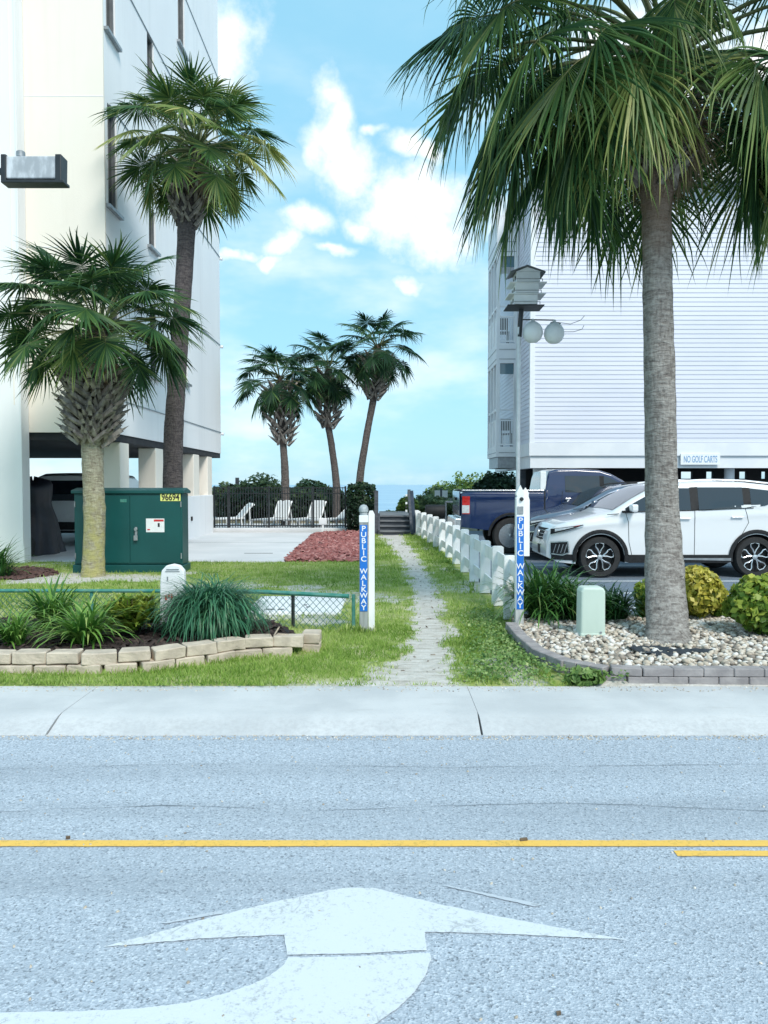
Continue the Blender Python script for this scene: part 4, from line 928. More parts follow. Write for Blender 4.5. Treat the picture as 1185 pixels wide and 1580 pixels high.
# tufts of taller grass along the fence foot and posts
rn = np.random.default_rng(77); cl = []
for k in range(70):
    f = rn.random(); x, y = 1.42-.40*f**1.3-.05+rn.normal()*.05, 8.35+15.5*f
    cl.append(blade_clump(rn, 9, (x, y, .02), .13, .012, 1.15, 1.0, .04, .45, K=3))
for k in range(24):
    cl.append(blade_clump(rn, 9, (-.30+rn.normal()*.10, 8.2+rn.normal()*.08, .02), .10, .010, 1.15, 1.0, .03, .5, K=3))
for k in range(90):
    f = rn.random(); x = -.78-5*f; y = lerp_tab([(-5.2,6.33),(-2.42,6.34),(-2.02,6.43),(-1.66,6.69),(-1.34,6.93),(-.74,7.0)], x)-.03
    cl.append(blade_clump(rn, 8, (x, y+rn.normal()*.02, .015), .075, .007, 1.1, 1.0, .05, .55, K=3))
for k in range(520):
    x, y = rn.uniform(-5, 1.3), rn.uniform(6.1, 13.5)
    if grass_ok(x, y) > .25 and rn.random() < .75: cl.append(blade_clump(rn, 7, (x, y, .02), .075, .0055, 1.0, 1.1, .03, float(np.clip(.5+rn.normal()*.2, .1, .9)), K=3))
for k in range(260):
    y = rn.uniform(6.1, 16); x = lerp_tab(PC, y)+rn.choice([-1, 1])*lerp_tab(PW, y)*rn.uniform(.55, 1.3)
    cl.append(blade_clump(rn, 6, (x, y, .01), .055, .005, .8, 1.1, .04, .55, K=3))
o_ = leafy('grass_tufts', 'grass_tufts', M['grass'], None, cl); tag(o_, 'taller grass tufts at the foot of the fences and block wall', 'grass', kind='stuff')
# broad-leaved ground cover right of the path
def cover_ok(x, y):
    lim = lerp_tab(PC, y)+.30; e = lerp_tab([(6.1,1.95),(6.22,1.70),(6.42,1.45),(6.85,1.31),(8.25,1.28),(9.6,1.3)], y)
    if not (lim < x < e): return 0
    return (sstep(x, lim, lim+.35)*(.55+.6*nz(x, y, 2.4, 8)+.35*sstep(x, e-.35, e)))*sstep(y, 10.2, 7.5)
rn = np.random.default_rng(5); P_ = []
while len(P_) < 2600:
    x, y = rn.uniform(.5, 1.95), rn.uniform(6.08, 10.0)
    if rn.random() < cover_ok(x, y): P_.append((x, y, .03+rn.random()*.05+.05*sstep(x, 1.1, 1.5)*rn.random()))
P_ = np.array(P_); n = len(P_); nr = rn.normal(size=(n,3))*.45+np.array([0,-.25,1]); nr /= np.linalg.norm(nr, axis=1)[:,None]
a = np.cross(nr, rn.normal(size=(n,3))); a /= np.linalg.norm(a, axis=1)[:,None]; c = np.cross(nr, a); s = (.016*(.6+.8*rn.random(n)))[:,None]
V_ = np.stack([P_-a*s, P_-c*s*.8, P_+a*s, P_+c*s*.8], 1).reshape(-1,3)
tag(link('ground_cover', fast_mesh('ground_cover', V_, np.arange(4*n).reshape(-1,4), np.repeat(np.clip(.5+rn.normal(size=n)*.22, .01, 1), 4)), M['clover']), 'broad-leaved weeds creeping along the right side of the path', 'ground cover', kind='stuff')
# little leafy weed on the paver edge
rn = np.random.default_rng(6); q = gp(903, 1045, .06); t = thing('weed', 'small broad-leaved weed growing at the paver edging corner', 'plant', (q.x, q.y, 0))
leafy('weed', 'foliage', M['clover'], t, [leaf_cloud(rn, 170, (q.x, q.y, .06), (.15,.07,.07), .045, seed=3)])

def chips(n, poly, z, size, aspect, seed, th=.35, lift=.02):
    """loose flat chips lying every which way over a polygon"""
    rn = np.random.default_rng(seed); xs_ = [p_[0] for p_ in poly]; ys_ = [p_[1] for p_ in poly]; P_ = []
    while len(P_) < n:
        x, y = rn.uniform(min(xs_), max(xs_)), rn.uniform(min(ys_), max(ys_))
        if inside((x, y), poly): P_.append((x, y, z(x, y) if callable(z) else z))
    P_ = np.array(P_); P_[:, 2] += rn.random(n)*lift; az = rn.random(n)*2*PI; tl = rn.normal(size=n)*.3
    a = np.stack([np.cos(az), np.sin(az), tl], 1); c = np.stack([-np.sin(az), np.cos(az), rn.normal(size=n)*.3], 1); u = np.array([0,0,1.0])[None]
    s = (size*(.5+rn.random(n)))[:, None]; A, B, U = a*s*aspect/2, c*s/2, u*s*th/2
    V_ = np.stack([P_-A-B-U, P_+A-B-U, P_+A+B-U, P_-A+B-U, P_-A*.8-B*.7+U, P_+A*.8-B*.8+U, P_+A*.8+B*.8+U, P_-A*.9+B*.7+U], 1).reshape(-1,3)
    b = (np.arange(n)*8)[:, None]; Fc = np.concatenate([b+np.array([f])for f in ((4,5,6,7),(0,1,5,4),(1,2,6,5),(2,3,7,6),(3,0,4,7))])
    return V_, Fc, np.repeat(np.clip(rn.normal(.5, .25, n), .01, 1), 8)
V_, F_, T_ = chips(1500, [(-5,5.02),(5,5.02),(5,5.125),(-5,5.125)], ROADZ+.003, .006, 1.3, 15, th=.6, lift=.001)
V2, F2, T2 = chips(500, [(-5,2.2),(5,2.2),(5,5.0),(-5,5.0)], ROADZ+.003, .006, 1.4, 16, th=.6, lift=.001)
V3, F3, T3 = chips(700, [(-5,5.9),(5,5.9),(5,6.06),(-5,6.06)], .002, .007, 1.5, 17, th=.5, lift=.001)
V_, F_, T_ = np.concatenate([V_, V2, V3]), np.concatenate([F_, F2+len(V_), F3+len(V_)+len(V2)]), np.concatenate([T_, T2, T3])
tag(link('road_grit', fast_mesh('road_grit', V_, F_, T_), M['stone']), 'loose grit and sand along the gutter and sidewalk edge', 'grit', kind='stuff')
V_, F_, T_ = chips(230, PATHPOLY, .010, .014, 2.4, 14, th=.2, lift=.006)
tag(link('leaf_litter', fast_mesh('leaf_litter', V_, F_, T_), mat('litter_brown', (.16,.13,.10), (.30,.26,.21), .9, 40)), 'small twigs and dry leaf bits strewn along the path', 'leaf litter', kind='stuff')
b = MB(); b.prism(BED_L, 'z', 0, BZ-.02); bedl = tag(b.build('planting_bed', mat('bed_soil', (.03,.024,.022), (.055,.043,.037), .95, 20, bmp=.6)), kind='structure')
V_, F_, T_ = chips(5200, BED_L, BZ-.02, .035, 2.2, 4)
tag(link('bark_mulch', fast_mesh('bark_mulch', V_, F_, T_), M['mulch']), 'dark bark mulch filling the left planting bed', 'mulch', kind='stuff')
RED = [(-2.03,15.72),(-.42,15.72),(-.36,24.6),(-2.2,24.6)]
b = MB(); b.prism(RED, 'z', -.1, .035); tag(b.build('mulch_bed', mat('red_soil', (.16,.06,.055), (.24,.09,.08), .95, 6, bmp=.6)), kind='structure')
V_, F_, T_ = chips(6500, RED, lambda x, y: .04+.05*sstep(abs(x+1.25), .85, .2)*sstep(y, 15.7, 16.6), .065, 2.0, 5)
tag(link('red_mulch', fast_mesh('red_mulch', V_, F_, T_), M['mulch_red']), 'red wood-chip mulch patch between driveway and walkway', 'mulch', kind='stuff')
DRK = [(-8.2,12.4),(-6.1,12.7),(-5.75,13.5),(-6.3,14.4),(-8.2,14.6)]
V_, F_, T_ = chips(1500, DRK, .03, .05, 2.0, 6); T_ = T_*.7
tag(link('brown_mulch', fast_mesh('brown_mulch', V_, F_, T_), mat('mulch_b', (.13,.07,.06), (.08,.045,.04), .95, 20)), 'brown mulch around the bush by the condo wall', 'mulch', kind='stuff')
# pebbles: 300 nearest as pieces of the bed, the rest as one mass
INNER = [(x+(.10 if i < 4 else 0), y+(.10 if i >= 3 else 0)) for i, (x, y) in enumerate(EDGE)] + [(5.4,8.95),(1.5,8.95)]
b = MB(); b.prism(INNER, 'z', 0, RZ-.03); bedr = tag(b.build('pebble_bed', mat('pebble_soil', (.16,.14,.125), (.26,.235,.205), .95, 20, bmp=.6)), kind='structure')
ico = bmesh.new(); bmesh.ops.create_icosphere(ico, subdivisions=1, radius=1); IV = np.array([v.co[:] for v in ico.verts]); IF = np.array([[v.index for v in f.verts] for f in ico.faces]); ico.free()
rn = np.random.default_rng(12); variants = []
for k in range(8):
    vv = IV*(1+rn.normal(size=(len(IV),1))*.13)*np.array([1, .72+.2*rn.random(), .5+.15*rn.random()]); variants.append(vv)
ST = []
while len(ST) < 5600:
    x, y = rn.uniform(1.3, 5.0), rn.uniform(6.2, 8.95)
    if inside((x, y), INNER) and math.hypot(x-pb_.x, y-pb_.y) > .2: ST.append((y, x, .017+.024*rn.random()**1.6, rn.random()*2*PI, rn.random()))
ST.sort()
stone_me = []
for k in range(8):
    for tn in (.12, .4, .62, .92):
        me = fast_mesh('pebble', variants[k], IF, np.full(len(IV), tn), smooth=False); me.materials.append(M['stone']); stone_me.append(me)
big_ix = set(sorted(range(len(ST)), key=lambda i: -ST[i][2]/ST[i][0])[:300])
Vs, Ts = [], []
for i, (y, x, s, a, tn) in enumerate(ST):
    z = RZ-.025+.020*rn.random()
    if i in big_ix: link('pebble', stone_me[rn.integers(len(stone_me))], None, bedr, (x, y, z+.008), (rn.normal()*.3, rn.normal()*.3, a), s*1.05)
    else:
        v = variants[rn.integers(8)]*s; ca, sa_ = math.cos(a), math.sin(a)
        Vs.append(np.stack([v[:,0]*ca-v[:,1]*sa_+x, v[:,0]*sa_+v[:,1]*ca+y, v[:,2]+z], 1)); Ts.append(np.full(len(IV), max(.01, tn**.8)))
nS = len(Vs); Fs = np.concatenate([IF+i*len(IV) for i in range(nS)])
o_ = link('pebbles', fast_mesh('pebbles', np.concatenate(Vs), Fs, np.concatenate(Ts)), M['stone'], bedr); o_['kind'] = 'stuff'
# ------------------------------------------------------------------ vehicles
def car(name, label, cat, loc, rz, S, group='parked vehicles'):
    t = thing(name, label, cat, loc, group, rz); ORG[t.name] = Vector((0, 0, 0))
    top, W, L0, L1 = S['top'], S['W'], S['top'][0][0], S['top'][-1][0]
    wx, wr, ar, sill, belt = S['wheels'], S['wr'], S['arch'], S['sill'], S['belt']
    tp = sorted(top)
    def zt(x): return lerp_tab(tp, x)
    def zbot(x):
        z = lerp_tab(sorted(S['bottom']), x)
        for w in wx:
            if abs(x-w) < ar: z = max(z, wr+math.sqrt(ar*ar-(x-w)**2)-.02)
        return z
    nf, nr = S.get('nose', (.75, .30)), S.get('tail', (.6, .16))
    def wid(x, z):
        w = W
        if x > L0-nf[0]: w *= 1-nf[1]*((x-(L0-nf[0]))/nf[0])**2.4
        if x < L1+nr[0]: w *= 1-nr[1]*(((L1+nr[0])-x)/nr[0])**2.4
        bz = lerp_tab(belt, x)
        if z > bz: w -= S['tumble']*(z-bz)
        else:
            d = (bz-z)/max(.1, bz-sill); w -= .035*max(0, d-.55)**1.3*2.0*W*.5 + .012*(1-d)**2
            w += .012*math.exp(-((z-(bz-.13))/.05)**2)*S.get('crease', 1)
        return max(.05, w)
    xs_ = sorted({*[L1+(L0-L1)*i/110 for i in range(111)], *[w+s*(ar-.002) for w in wx for s in (-1, 1)], *[w+s*(ar+.004) for w in wx for s in (-1, 1)], *[p_[0] for p_ in top]})
    K, A, Tn = 16, 5, 5
    b = MB(); rows = []; vs = []
    for x in xs_:
        z0, z1 = zbot(x), zt(x); z0 = min(z0, z1-.06); rc = min(S.get('rc', .10), (z1-z0)*.35); r = []
        for k in range(3): r.append((x, wid(x, z0)*k/3, z0))
        for k in range(K+1):
            z = z0+(z1-rc-z0)*k/K; r.append((x, wid(x, z), z))
        y0 = wid(x, z1-rc)
        for k in range(1, A+1):
            a = k/A*PI/2; r.append((x, y0-rc*1.3*(1-math.cos(a)), z1-rc+rc*math.sin(a)*.86))
        y1 = y0-rc*1.3
        for k in range(1, Tn+1):
            f = k/Tn; r.append((x, y1*(1-f), z1-rc*.14+rc*.14*(1-(1-f)**2)))
        rows.append(r)
    n = len(rows[0]); full = []
    for r in rows: full.append(r + [(x, -y, z) for (x, y, z) in r[-2:0:-1]])
    nn = len(full[0]); vs = [p_ for r in full for p_ in r]
    b.v = vs; b.t = [0.0]*len(vs)
    for i in range(len(rows)-1):
        for k in range(nn):
            kk = (k+1) % nn; b.f.append((i*nn+k, (i+1)*nn+k, (i+1)*nn+kk, i*nn+kk))
            und = k < 3 or k >= nn-3; b.m.append(1 if und else 0)
    b.f += [tuple(range(nn)), tuple(range((len(rows)-1)*nn, len(rows)*nn))[::-1]]; b.m += [S.get('endmat', 0)]*2
    body = b.build('body', [S['paint'], M['black']], t, auto=38)
    def patch(nm, x0, x1, zl, zu, matl, off=.006, nx=14, nz_=5, sides=(1, -1), parent=None, th=None):
        for s in sides:
            b = MB()
            def fn(i, j):
                x = x0+(x1-x0)*i; a, c = (f(x) if callable(f) else f for f in (zl, zu)); z = a+(c-a)*j; return (x, s*(wid(x, z)+off), z)
            b.grid(fn, nx, nz_); b.build(nm, matl, parent or t, smooth=True)
    def topstrip(nm, x0, x1, frac, matl, off=.008, nx=10):
        b = MB()
        def fn(i, j):
            x = x0+(x1-x0)*i; z1 = zt(x); rc = min(S.get('rc', .10), (z1-zbot(x))*.35); y1 = (wid(x, z1-rc)-rc*.6)*frac; f = -1+2*j
            return (x, y1*f, z1+off-rc*.14*f*f*.9)
        b.grid(fn, nx, 8); return b.build(nm, matl, t, smooth=True)
    def seam(pts, w=.008, off=.004, matl=None, nm='door_seam', sides=(1, -1)):
        for s in sides:
            b = MB(); q = []
            for (x0, z0), (x1, z1) in zip(pts, pts[1:]):
                for i in range(6): q.append((x0+(x1-x0)*i/6, z0+(z1-z0)*i/6))
            q.append(pts[-1]); vs = []
            for i, (x, z) in enumerate(q):
                a, c = q[max(0, i-1)], q[min(len(q)-1, i+1)]; dx, dz = c[0]-a[0], c[1]-a[1]; l = math.hypot(dx, dz) or 1; nx_, nz2 = -dz/l*w/2, dx/l*w/2
                for e in (-1, 1): X_, Z_ = x+e*nx_, z+e*nz2; vs.append((X_, s*(wid(X_, Z_)+off), Z_))
            b.add(vs, [(2*i, 2*i+1, 2*i+3, 2*i+2) for i in range(len(q)-1)]); b.build(nm, matl or M['black'], t)
    def ringpatch(w, r0, r1, a0, a1, off, matl, nm):
        for s in (1, -1):
            b = MB()
            def fn(i, j):
                a = a0+(a1-a0)*i; r = r0+(r1-r0)*j; x, z = w+math.cos(a)*r, wr+math.sin(a)*r; return (x, s*(wid(x, max(z, .2))+off*(1-.3*abs(2*j-1))), z)
            b.grid(fn, 24, 3); b.build(nm, matl, t, smooth=True)
    def wheel(x, s):
        y = s*(W-.14); b = MB(); w2 = .115
        b.lathe([(wr*.70,-w2),(wr*.93,-w2*1.02),(wr*.985,-w2*.82),(wr,-w2*.5),(wr,w2*.5),(wr*.985,w2*.82),(wr*.93,w2*1.02),(wr*.70,w2)], 40, (x, y, wr), 'y', caps=False)
        wl = b.build('wheel', M['tyre'], t, auto=35)
        b = MB(); b.lathe([(.02,-.04*s),(wr*.70,-.05*s),(wr*.70,.085*s),(wr*.665,.09*s),(wr*.655,.03*s),(.02,.03*s)], 36, (x, y, wr), 'y'); b.build('rim', M['black'], wl, auto=35)
        b = MB(); yy = y+s*.085
        if S.get('petal', True):
            for k in range(5):
                a0 = 2*PI*k/5+.3; pts = []
                for (rr, da) in ((.14,.0),(.36,.22),(.54,.36),(.67,.29),(.70,.0),(.67,-.29),(.54,-.36),(.36,-.22),(.14,.0)):
                    r = wr*rr; a = a0+da; pts.append((x+math.cos(a)*r, yy-s*.02*(1-rr), wr+math.sin(a)*r))
                b.tube(pts, wr*.038, 6)
        else:
            for k in range(6):
                a = 2*PI*k/6+.2; d = Vector((math.cos(a), 0, math.sin(a))); b.bar(Vector((x, yy-s*.03, wr))+d*wr*.1, Vector((x, yy-s*.01, wr))+d*wr*.64, wr*.14, .03, (0, 1, 0))
            b.lathe([(wr*.60,-.01),(wr*.68,-.01),(wr*.68,.01),(wr*.60,.01)], 32, (x, yy, wr), 'y')
        b.build('spokes', M['silver'], wl, auto=40)
        b = MB(); b.lathe([(.01,0),(wr*.13,0),(wr*.12,.02*s),(.01,.025*s)], 14, (x, yy-s*.01, wr), 'y'); b.build('hub_cap', M['silver'], wl, auto=40)
    for x in wx:
        for s in (1, -1): wheel(x, s)
    return t, dict(patch=patch, topstrip=topstrip, seam=seam, ring=ringpatch, wid=wid, zt=zt, zb=zbot)
def arc(x0, x1, za, zb_, bow=0):
    return lambda x: za+(zb_-za)*(x-x0)/(x1-x0)+bow*4*((x-x0)/(x1-x0))*(1-(x-x0)/(x1-x0))

def suv(name, label, loc, rz, paint, cladding=True, H=0.0, fine=True):
    S = dict(W=.918, sill=.30, wheels=(1.40,-1.26), wr=.355, arch=.415, tumble=.27, rc=.11, paint=paint,
             belt=[(-2.3,1.27),(-1.2,1.22),(0,1.15),(1.3,1.06),(2.3,.92)],
             top=[(2.27,.50),(2.26,.66),(2.22,.80),(2.12,.905),(1.95,.965),(1.65,1.03),(1.32,1.10),(1.22,1.14),(.85,1.37+H),(.55,1.53+H),(.36,1.595+H),(0,1.645+H),(-.5,1.67+H),(-1.1,1.655+H),(-1.6,1.60+H),(-1.98,1.52+H),(-2.12,1.28),(-2.22,1.04),(-2.29,.85),(-2.30,.5)],
             bottom=[(-2.3,.42),(-1.9,.30),(-.6,.27),(.7,.27),(1.85,.24),(2.1,.26),(2.27,.34)])
    t, c = car(name, label, 'car', loc, rz, S)
    P, Sm = c['patch'], c['seam']
    roofline = lambda dz: (lambda x: c['zt'](x)-dz)
    P('side_window', .98, -.13, arc(.98,-.13,1.135,1.165), lambda x: min(c['zt'](x)-.095, 1.535), M['glass_car'])
    P('side_window', -.27, -1.03, arc(-.27,-1.03,1.168,1.205), lambda x: min(c['zt'](x)-.105, 1.55), M['glass_car'])
    P('quarter_window', -1.16, -1.78, lambda x: 1.215+.22*max(0,(-x-1.16)/.62)**2.2, lambda x: c['zt'](x)-.115, M['glass_car'])
    P('pillar_trim', -.13, -.27, 1.163, lambda x: c['zt'](x)-.10, M['black'], off=.004, nx=4)
    P('pillar_trim', -1.03, -1.16, 1.205, lambda x: c['zt'](x)-.11, M['black'], off=.004, nx=4)
    c['topstrip']('windshield', 1.17, .42, .93, M['glass_car'], .007)
    c['topstrip']('rear_window', -2.0, -2.16, .82, M['glass_car'], .008)
    Sm([(.99,1.128),(-.13,1.155),(-1.03,1.194),(-1.2,1.20)], .014, .012, M['black'], 'belt_trim')
    Sm([(.98,1.12),(.93,.95),(.92,.62),(.86,.36)]); Sm([(-.20,1.15),(-.20,.40)]); Sm([(-1.06,1.19),(-1.12,.95),(-.98,.70),(-.86,.45)])
    for x in (-.02, -.92):
        for s in (1, -1):
            y = s*(c['wid'](x, 1.02)+.02); b = MB(); b.obox((x, y, 1.02+.02*(x < -.5)), (.10,0,0), (0,.012,0), (0,0,.014)); b.build('door_handle', paint, t, bevel=.006)
    for s in (1, -1):
        y = s*(c['wid'](.92, 1.13)+.12); b = MB(); b.obox((.88, y, 1.20), (.06,.02*s,0), (0,.10,.0), (.0,0,.065)); mr = b.build('mirror', paint, t, bevel=.03)
        b = MB(); b.obox((.95, s*(c['wid'](.95,1.12)+.02), 1.135), (.09,0,0), (0,.05,0), (0,0,.018)); b.build('mirror_foot', M['black'], mr)
    if cladding:
        for w in S['wheels']: c['ring'](w, S['arch']-.006, S['arch']+.062, -.18, PI+.18, .022, M['black'], 'arch_cladding')
        P('sill_cladding', .93, -.80, .262, .40, M['black'], .018); P('sill_strip', .2, -.82, lambda x: .315+.02*x, .345, M['grey_metal'], .03, nz_=2)
        P('lower_valance', 2.2, 1.86, .30, .40, M['black'], .010); P('lower_valance', -1.72, -2.25, .38, .56, M['black'], .012)
    # nose: headlamp, grille, fog lamp recess
    P('headlight', 2.215, 1.70, lambda x: .735+.165*(2.215-x)/.515, lambda x: .83+.085*(2.215-x)/.515, M['black'], .012, parent=None)
    P('headlight_lens', 2.15, 1.86, lambda x: .765+.15*(2.215-x)/.515, lambda x: .825+.075*(2.215-x)/.515, M['clear_lens'], .016)
    P('turn_signal', 1.86, 1.76, lambda x: .80+.12*(2.215-x)/.515, lambda x: .822+.085*(2.215-x)/.515, M['red_lens'], .016, nx=4)
    Sm([(2.21,.725),(1.96,.80),(1.70,.895)], .020, .018, M['silver'], 'headlight_strip')
    P('fog_recess', 2.21, 1.94, lambda x: .385+.04*(2.21-x)/.3, lambda x: .60+.03*(2.21-x)/.27, M['black'], .014)
    Sm([(2.22,.60),(2.08,.615),(1.95,.625),(1.93,.43),(2.03,.385),(2.2,.40)], .020, .022, M['silver'], 'fog_trim')
    for k in range(4): Sm([(2.17-.055*k,.42),(2.13-.055*k,.57)], .012, .019, M['grey_metal'], 'fog_fin')
    b = MB(); b.grid(lambda i, j: (2.285-.10*abs(2*i-1)**2.2-.05*j, (-.60+1.2*i), .62+.21*j), 16, 4); gr_ = b.build('grille', M['black'], t, smooth=True)
    for z in (.66,.72,.78):
        b = MB(); b.tube([(2.29-.10*abs(f)**2.2-.05*(z-.62)/.21, f*.58, z) for f in [i/8-1 for i in range(17)]], .008, 5); b.build('grille_bar', M['silver'], gr_)
    b = MB(); b.lathe([(.005,.0),(.06,.0),(.06,.02),(.005,.02)], 16, (2.27, 0, .73), 'x'); b.build('badge', M['silver'], gr_)
    b = MB(); b.grid(lambda i, j: (2.275-.12*abs(2*i-1)**2.2, (-.55+1.1*i), .36+.16*j), 12, 3); b.build('lower_grille', M['black'], t, smooth=True)
    Sm([(1.30,1.085),(1.10,1.10)], .012, .02, M['black'], 'wiper', )
    for s in (1, -1):
        b = MB(); b.tube([(x, s*(c['wid'](x, c['zt'](x)-.11)-.10), c['zt'](x)+.015) for x in [.25-.2*i for i in range(11)]], .014, 6); b.build('roof_rail', M['black'] if not cladding else M['silver'], t)
        P('tail_light', -2.02, -2.2, .98, 1.36, M['red_lens'], .010, sides=(s,))
    return t
# white crossover, side on, nose to the left
suv('parked_car', 'white crossover parked side-on behind the big palm trunk, nose left', (5.10, 14.02, .006), PI, M['white_car'])
suv('parked_car', 'grey-blue car mostly hidden between the white crossover and navy pickup', (5.22, 16.85, .006), PI, M['grey_car'], cladding=False, H=-.03, fine=True)
# navy pickup, tail to the left
S = dict(W=1.0, sill=.5, wheels=(1.79,-1.80), wr=.415, arch=.49, tumble=.15, rc=.07, paint=M['navy_paint'], nose=(.7,.16), tail=(.35,.05), crease=1.4,
         belt=[(-2.95,1.46),(-.9,1.46),(0,1.40),(1.3,1.30),(2.95,1.15)],
         top=[(2.95,.70),(2.93,1.10),(2.75,1.22),(2.2,1.30),(1.38,1.33),(1.28,1.36),(.80,1.70),(.52,1.86),(.25,1.945),(-.3,1.975),(-.75,1.965),(-.92,1.92),(-.965,1.80),(-1.02,1.47),(-1.05,1.455),(-2.90,1.455),(-2.95,1.40),(-2.96,.70)],
         bottom=[(-2.96,.62),(-2.4,.55),(0,.50),(2.2,.45),(2.95,.52)], petal=False)
tk, c = car('pickup_truck', 'dark navy crew-cab pickup parked with its tail beside the white fence', 'pickup truck', (4.74, 18.75, .006), 0, S)
P, Sm = c['patch'], c['seam']
P('side_window', -.56, .24, 1.42, 1.80, M['glass_car'], nx=8); P('side_window', .34, 1.12, lambda x: 1.40-.05*(x-.34), lambda x: min(1.80, c['zt'](x)-.12), M['glass_car'])
P('pillar_trim', .24, .34, 1.41, 1.80, M['black'], .004, nx=3)
c['topstrip']('windshield', 1.25, .45, .9, M['glass_car'])
P('tail_light', -2.93, -2.76, lambda x: .92, lambda x: 1.33, M['red_lens'], .012, nx=4)
P('reverse_lamp', -2.935, -2.77, .94, 1.12, M['clear_lens'], .018, nx=4)
Sm([(-1.03,1.45),(-1.03,.62)], .03, .004); Sm([(.29,1.40),(.29,.60)]); Sm([(-.62,1.45),(-.66,1.0),(-.75,.72)]); Sm([(1.2,1.34),(1.18,.6)])
Sm([(-2.9,1.28),(-1.1,1.24)], .03, .008, M['navy_paint'], 'body_crease')
for x in (.05, -.45):
    b = MB(); b.obox((x, -(c['wid'](x, 1.27)+.02), 1.27), (.11,0,0), (0,.014,0), (0,0,.018)); b.build('door_handle', M['silver'], tk, bevel=.006)
for s in (1, -1):
    b = MB(); b.obox((1.1, s*1.16, 1.48), (.06,0,0), (0,.13,0), (0,0,.11)); b.build('mirror', M['black'], tk, bevel=.03)
b = MB(); b.obox((-3.03, 0, .72), (.08,0,0), (0,.98,0), (0,0,.10)); b.build('rear_bumper', M['silver'], tk, bevel=.03)
b = MB(); b.box(-2.99, -2.962, -.86, .86, .86, 1.44); tg = b.build('tailgate', M['navy_paint'], tk, bevel=.01)
b = MB(); b.obox((-3.0, 0, 1.26), (.015,0,0), (0,.12,0), (0,0,.03)); b.build('tailgate_handle', M['black'], tg)
b = MB(); b.box(-2.93, -1.06, -.90, .90, 1.452, 1.478); b.build('bed_cover', M['black'], tk, bevel=.008)
b = MB(); b.box(-2.94, -1.05, -1.0, -.955, 1.455, 1.476); b.box(-2.94, -1.05, .955, 1.0, 1.455, 1.476); b.build('bed_rail', M['silver'], tk, bevel=.006)
b = MB(); b.box(-1.13, -.99, -.96, -.89, 1.48, 1.90); b.build('cab_rear_strip', M['pvc'], tk, bevel=.015)  # narrow white upright strip at the near rear corner of the cab
for w in S['wheels']: c['ring'](w, S['arch']-.006, S['arch']+.05, 0, PI, .018, M['black'], 'arch_cladding')
P('running_board', -1.1, 1.15, .40, .47, M['black'], .05, nz_=2)
# van in the carport, tail to the street
S = dict(W=.96, sill=.35, wheels=(1.5,-1.4), wr=.34, arch=.40, tumble=.16, rc=.12, paint=M['white_car'], nose=(.8,.3), tail=(.35,.06), petal=False,
         belt=[(-2.4,1.12),(2.4,1.0)], top=[(2.4,.6),(2.3,.95),(1.6,1.15),(.8,1.7),(.4,1.86),(-1.9,1.88),(-2.28,1.80),(-2.36,1.2),(-2.42,.95),(-2.43,.5)],
         bottom=[(-2.43,.40),(-1.9,.3),(1.9,.28),(2.4,.35)])
q = at(108, 800, 19.5)
vn, c = car('parked_van', 'white van parked inside the carport, tail towards the street', 'van', (q.x-.15, 22.1, .03), PI/2, S)
b = MB(); b.grid(lambda i, j: (-2.30-.075*(1-j)*1.05, -.80+1.6*i, 1.16+.52*j), 6, 4); b.build('rear_window', M['glass_car'], vn)
for s in (1, -1):
    b = MB(); b.box(-2.44, -2.36, s*.86-.06, s*.86+.06, .80, 1.20); b.build('tail_light', M['red_lens'], vn, bevel=.01)
b = MB(); b.box(-2.53, -2.40, -.90, .90, .42, .62); b.build('rear_bumper', M['black'], vn, bevel=.04)
b = MB(); b.box(-2.445, -2.43, -.26, .26, .70, .84); b.build('licence_plate', M['label_white'], vn)
# ------------------------------------------------------------------ carport clutter
q = at(64, 800, 18.0)
t = thing('covered_cart', 'black tarp draped over a cart parked in the carport', 'covered cart', (q.x, 17.6, .03))
b = MB(); rd = random.Random(3)
def drape(i, j):
    a = 2*PI*i; z = 1.72*(1-j); prof = lerp_tab([(0,.02),(.02,.34),(.12,.42),(.35,.36),(.55,.46),(.8,.50),(1,.56)], j); f = 1+.09*math.sin(a*7+j*3)*j+.05*math.sin(a*13)*j
    return (q.x+math.cos(a)*prof*f*.86+.08*j, 17.6+math.sin(a)*prof*f*1.5, .03+z+(.05*math.sin(a*2) if j < .15 else 0))
b.grid(drape, 56, 18); b.build('tarp', M['cover'], t, smooth=True)
for s in (-.26, .26):
    b = MB(); b.lathe([(.08,-.07),(.2,-.08),(.21,0),(.2,.08),(.08,.07)], 20, (q.x+s, 16.75, .24), 'x'); b.build('wheel', M['tyre'], t, auto=40)

# ------------------------------------------------------------------ green transformer cabinet
x0, x1 = at(117, 850, 13.9).x, at(283, 850, 13.9).x; YC = 13.85
t = thing('utility_cabinet', 'dark green metal transformer cabinet numbered 96694 beside the palms', 'utility cabinet', ((x0+x1)/2, YC+.6, .02))
b = MB(); b.box(x0, x1, YC, YC+.42, .16, 1.44); b.build('body', M['green_box'], t, bevel=.012)
b = MB(); b.box(x0-.03, x1+.03, YC-.03, YC+.45, .0, .155); b.build('base', M['green_box'], t, bevel=.01)
b = MB(); b.prism([(YC-.045,1.442),(YC+.465,1.442),(YC+.465,1.49),(YC+.21,1.545),(YC-.045,1.50)], 'x', x0-.04, x1+.04); b.build('lid', M['green_box'], t, bevel=.01)
xm = at(201, 850, YC).x
for a_, c_ in ((x0+.03, xm-.008), (xm+.008, x1-.03)):
    b = MB(); b.box(a_, c_, YC-.016, YC-.001, .19, 1.41); b.build('door', M['green_box'], t, bevel=.006)
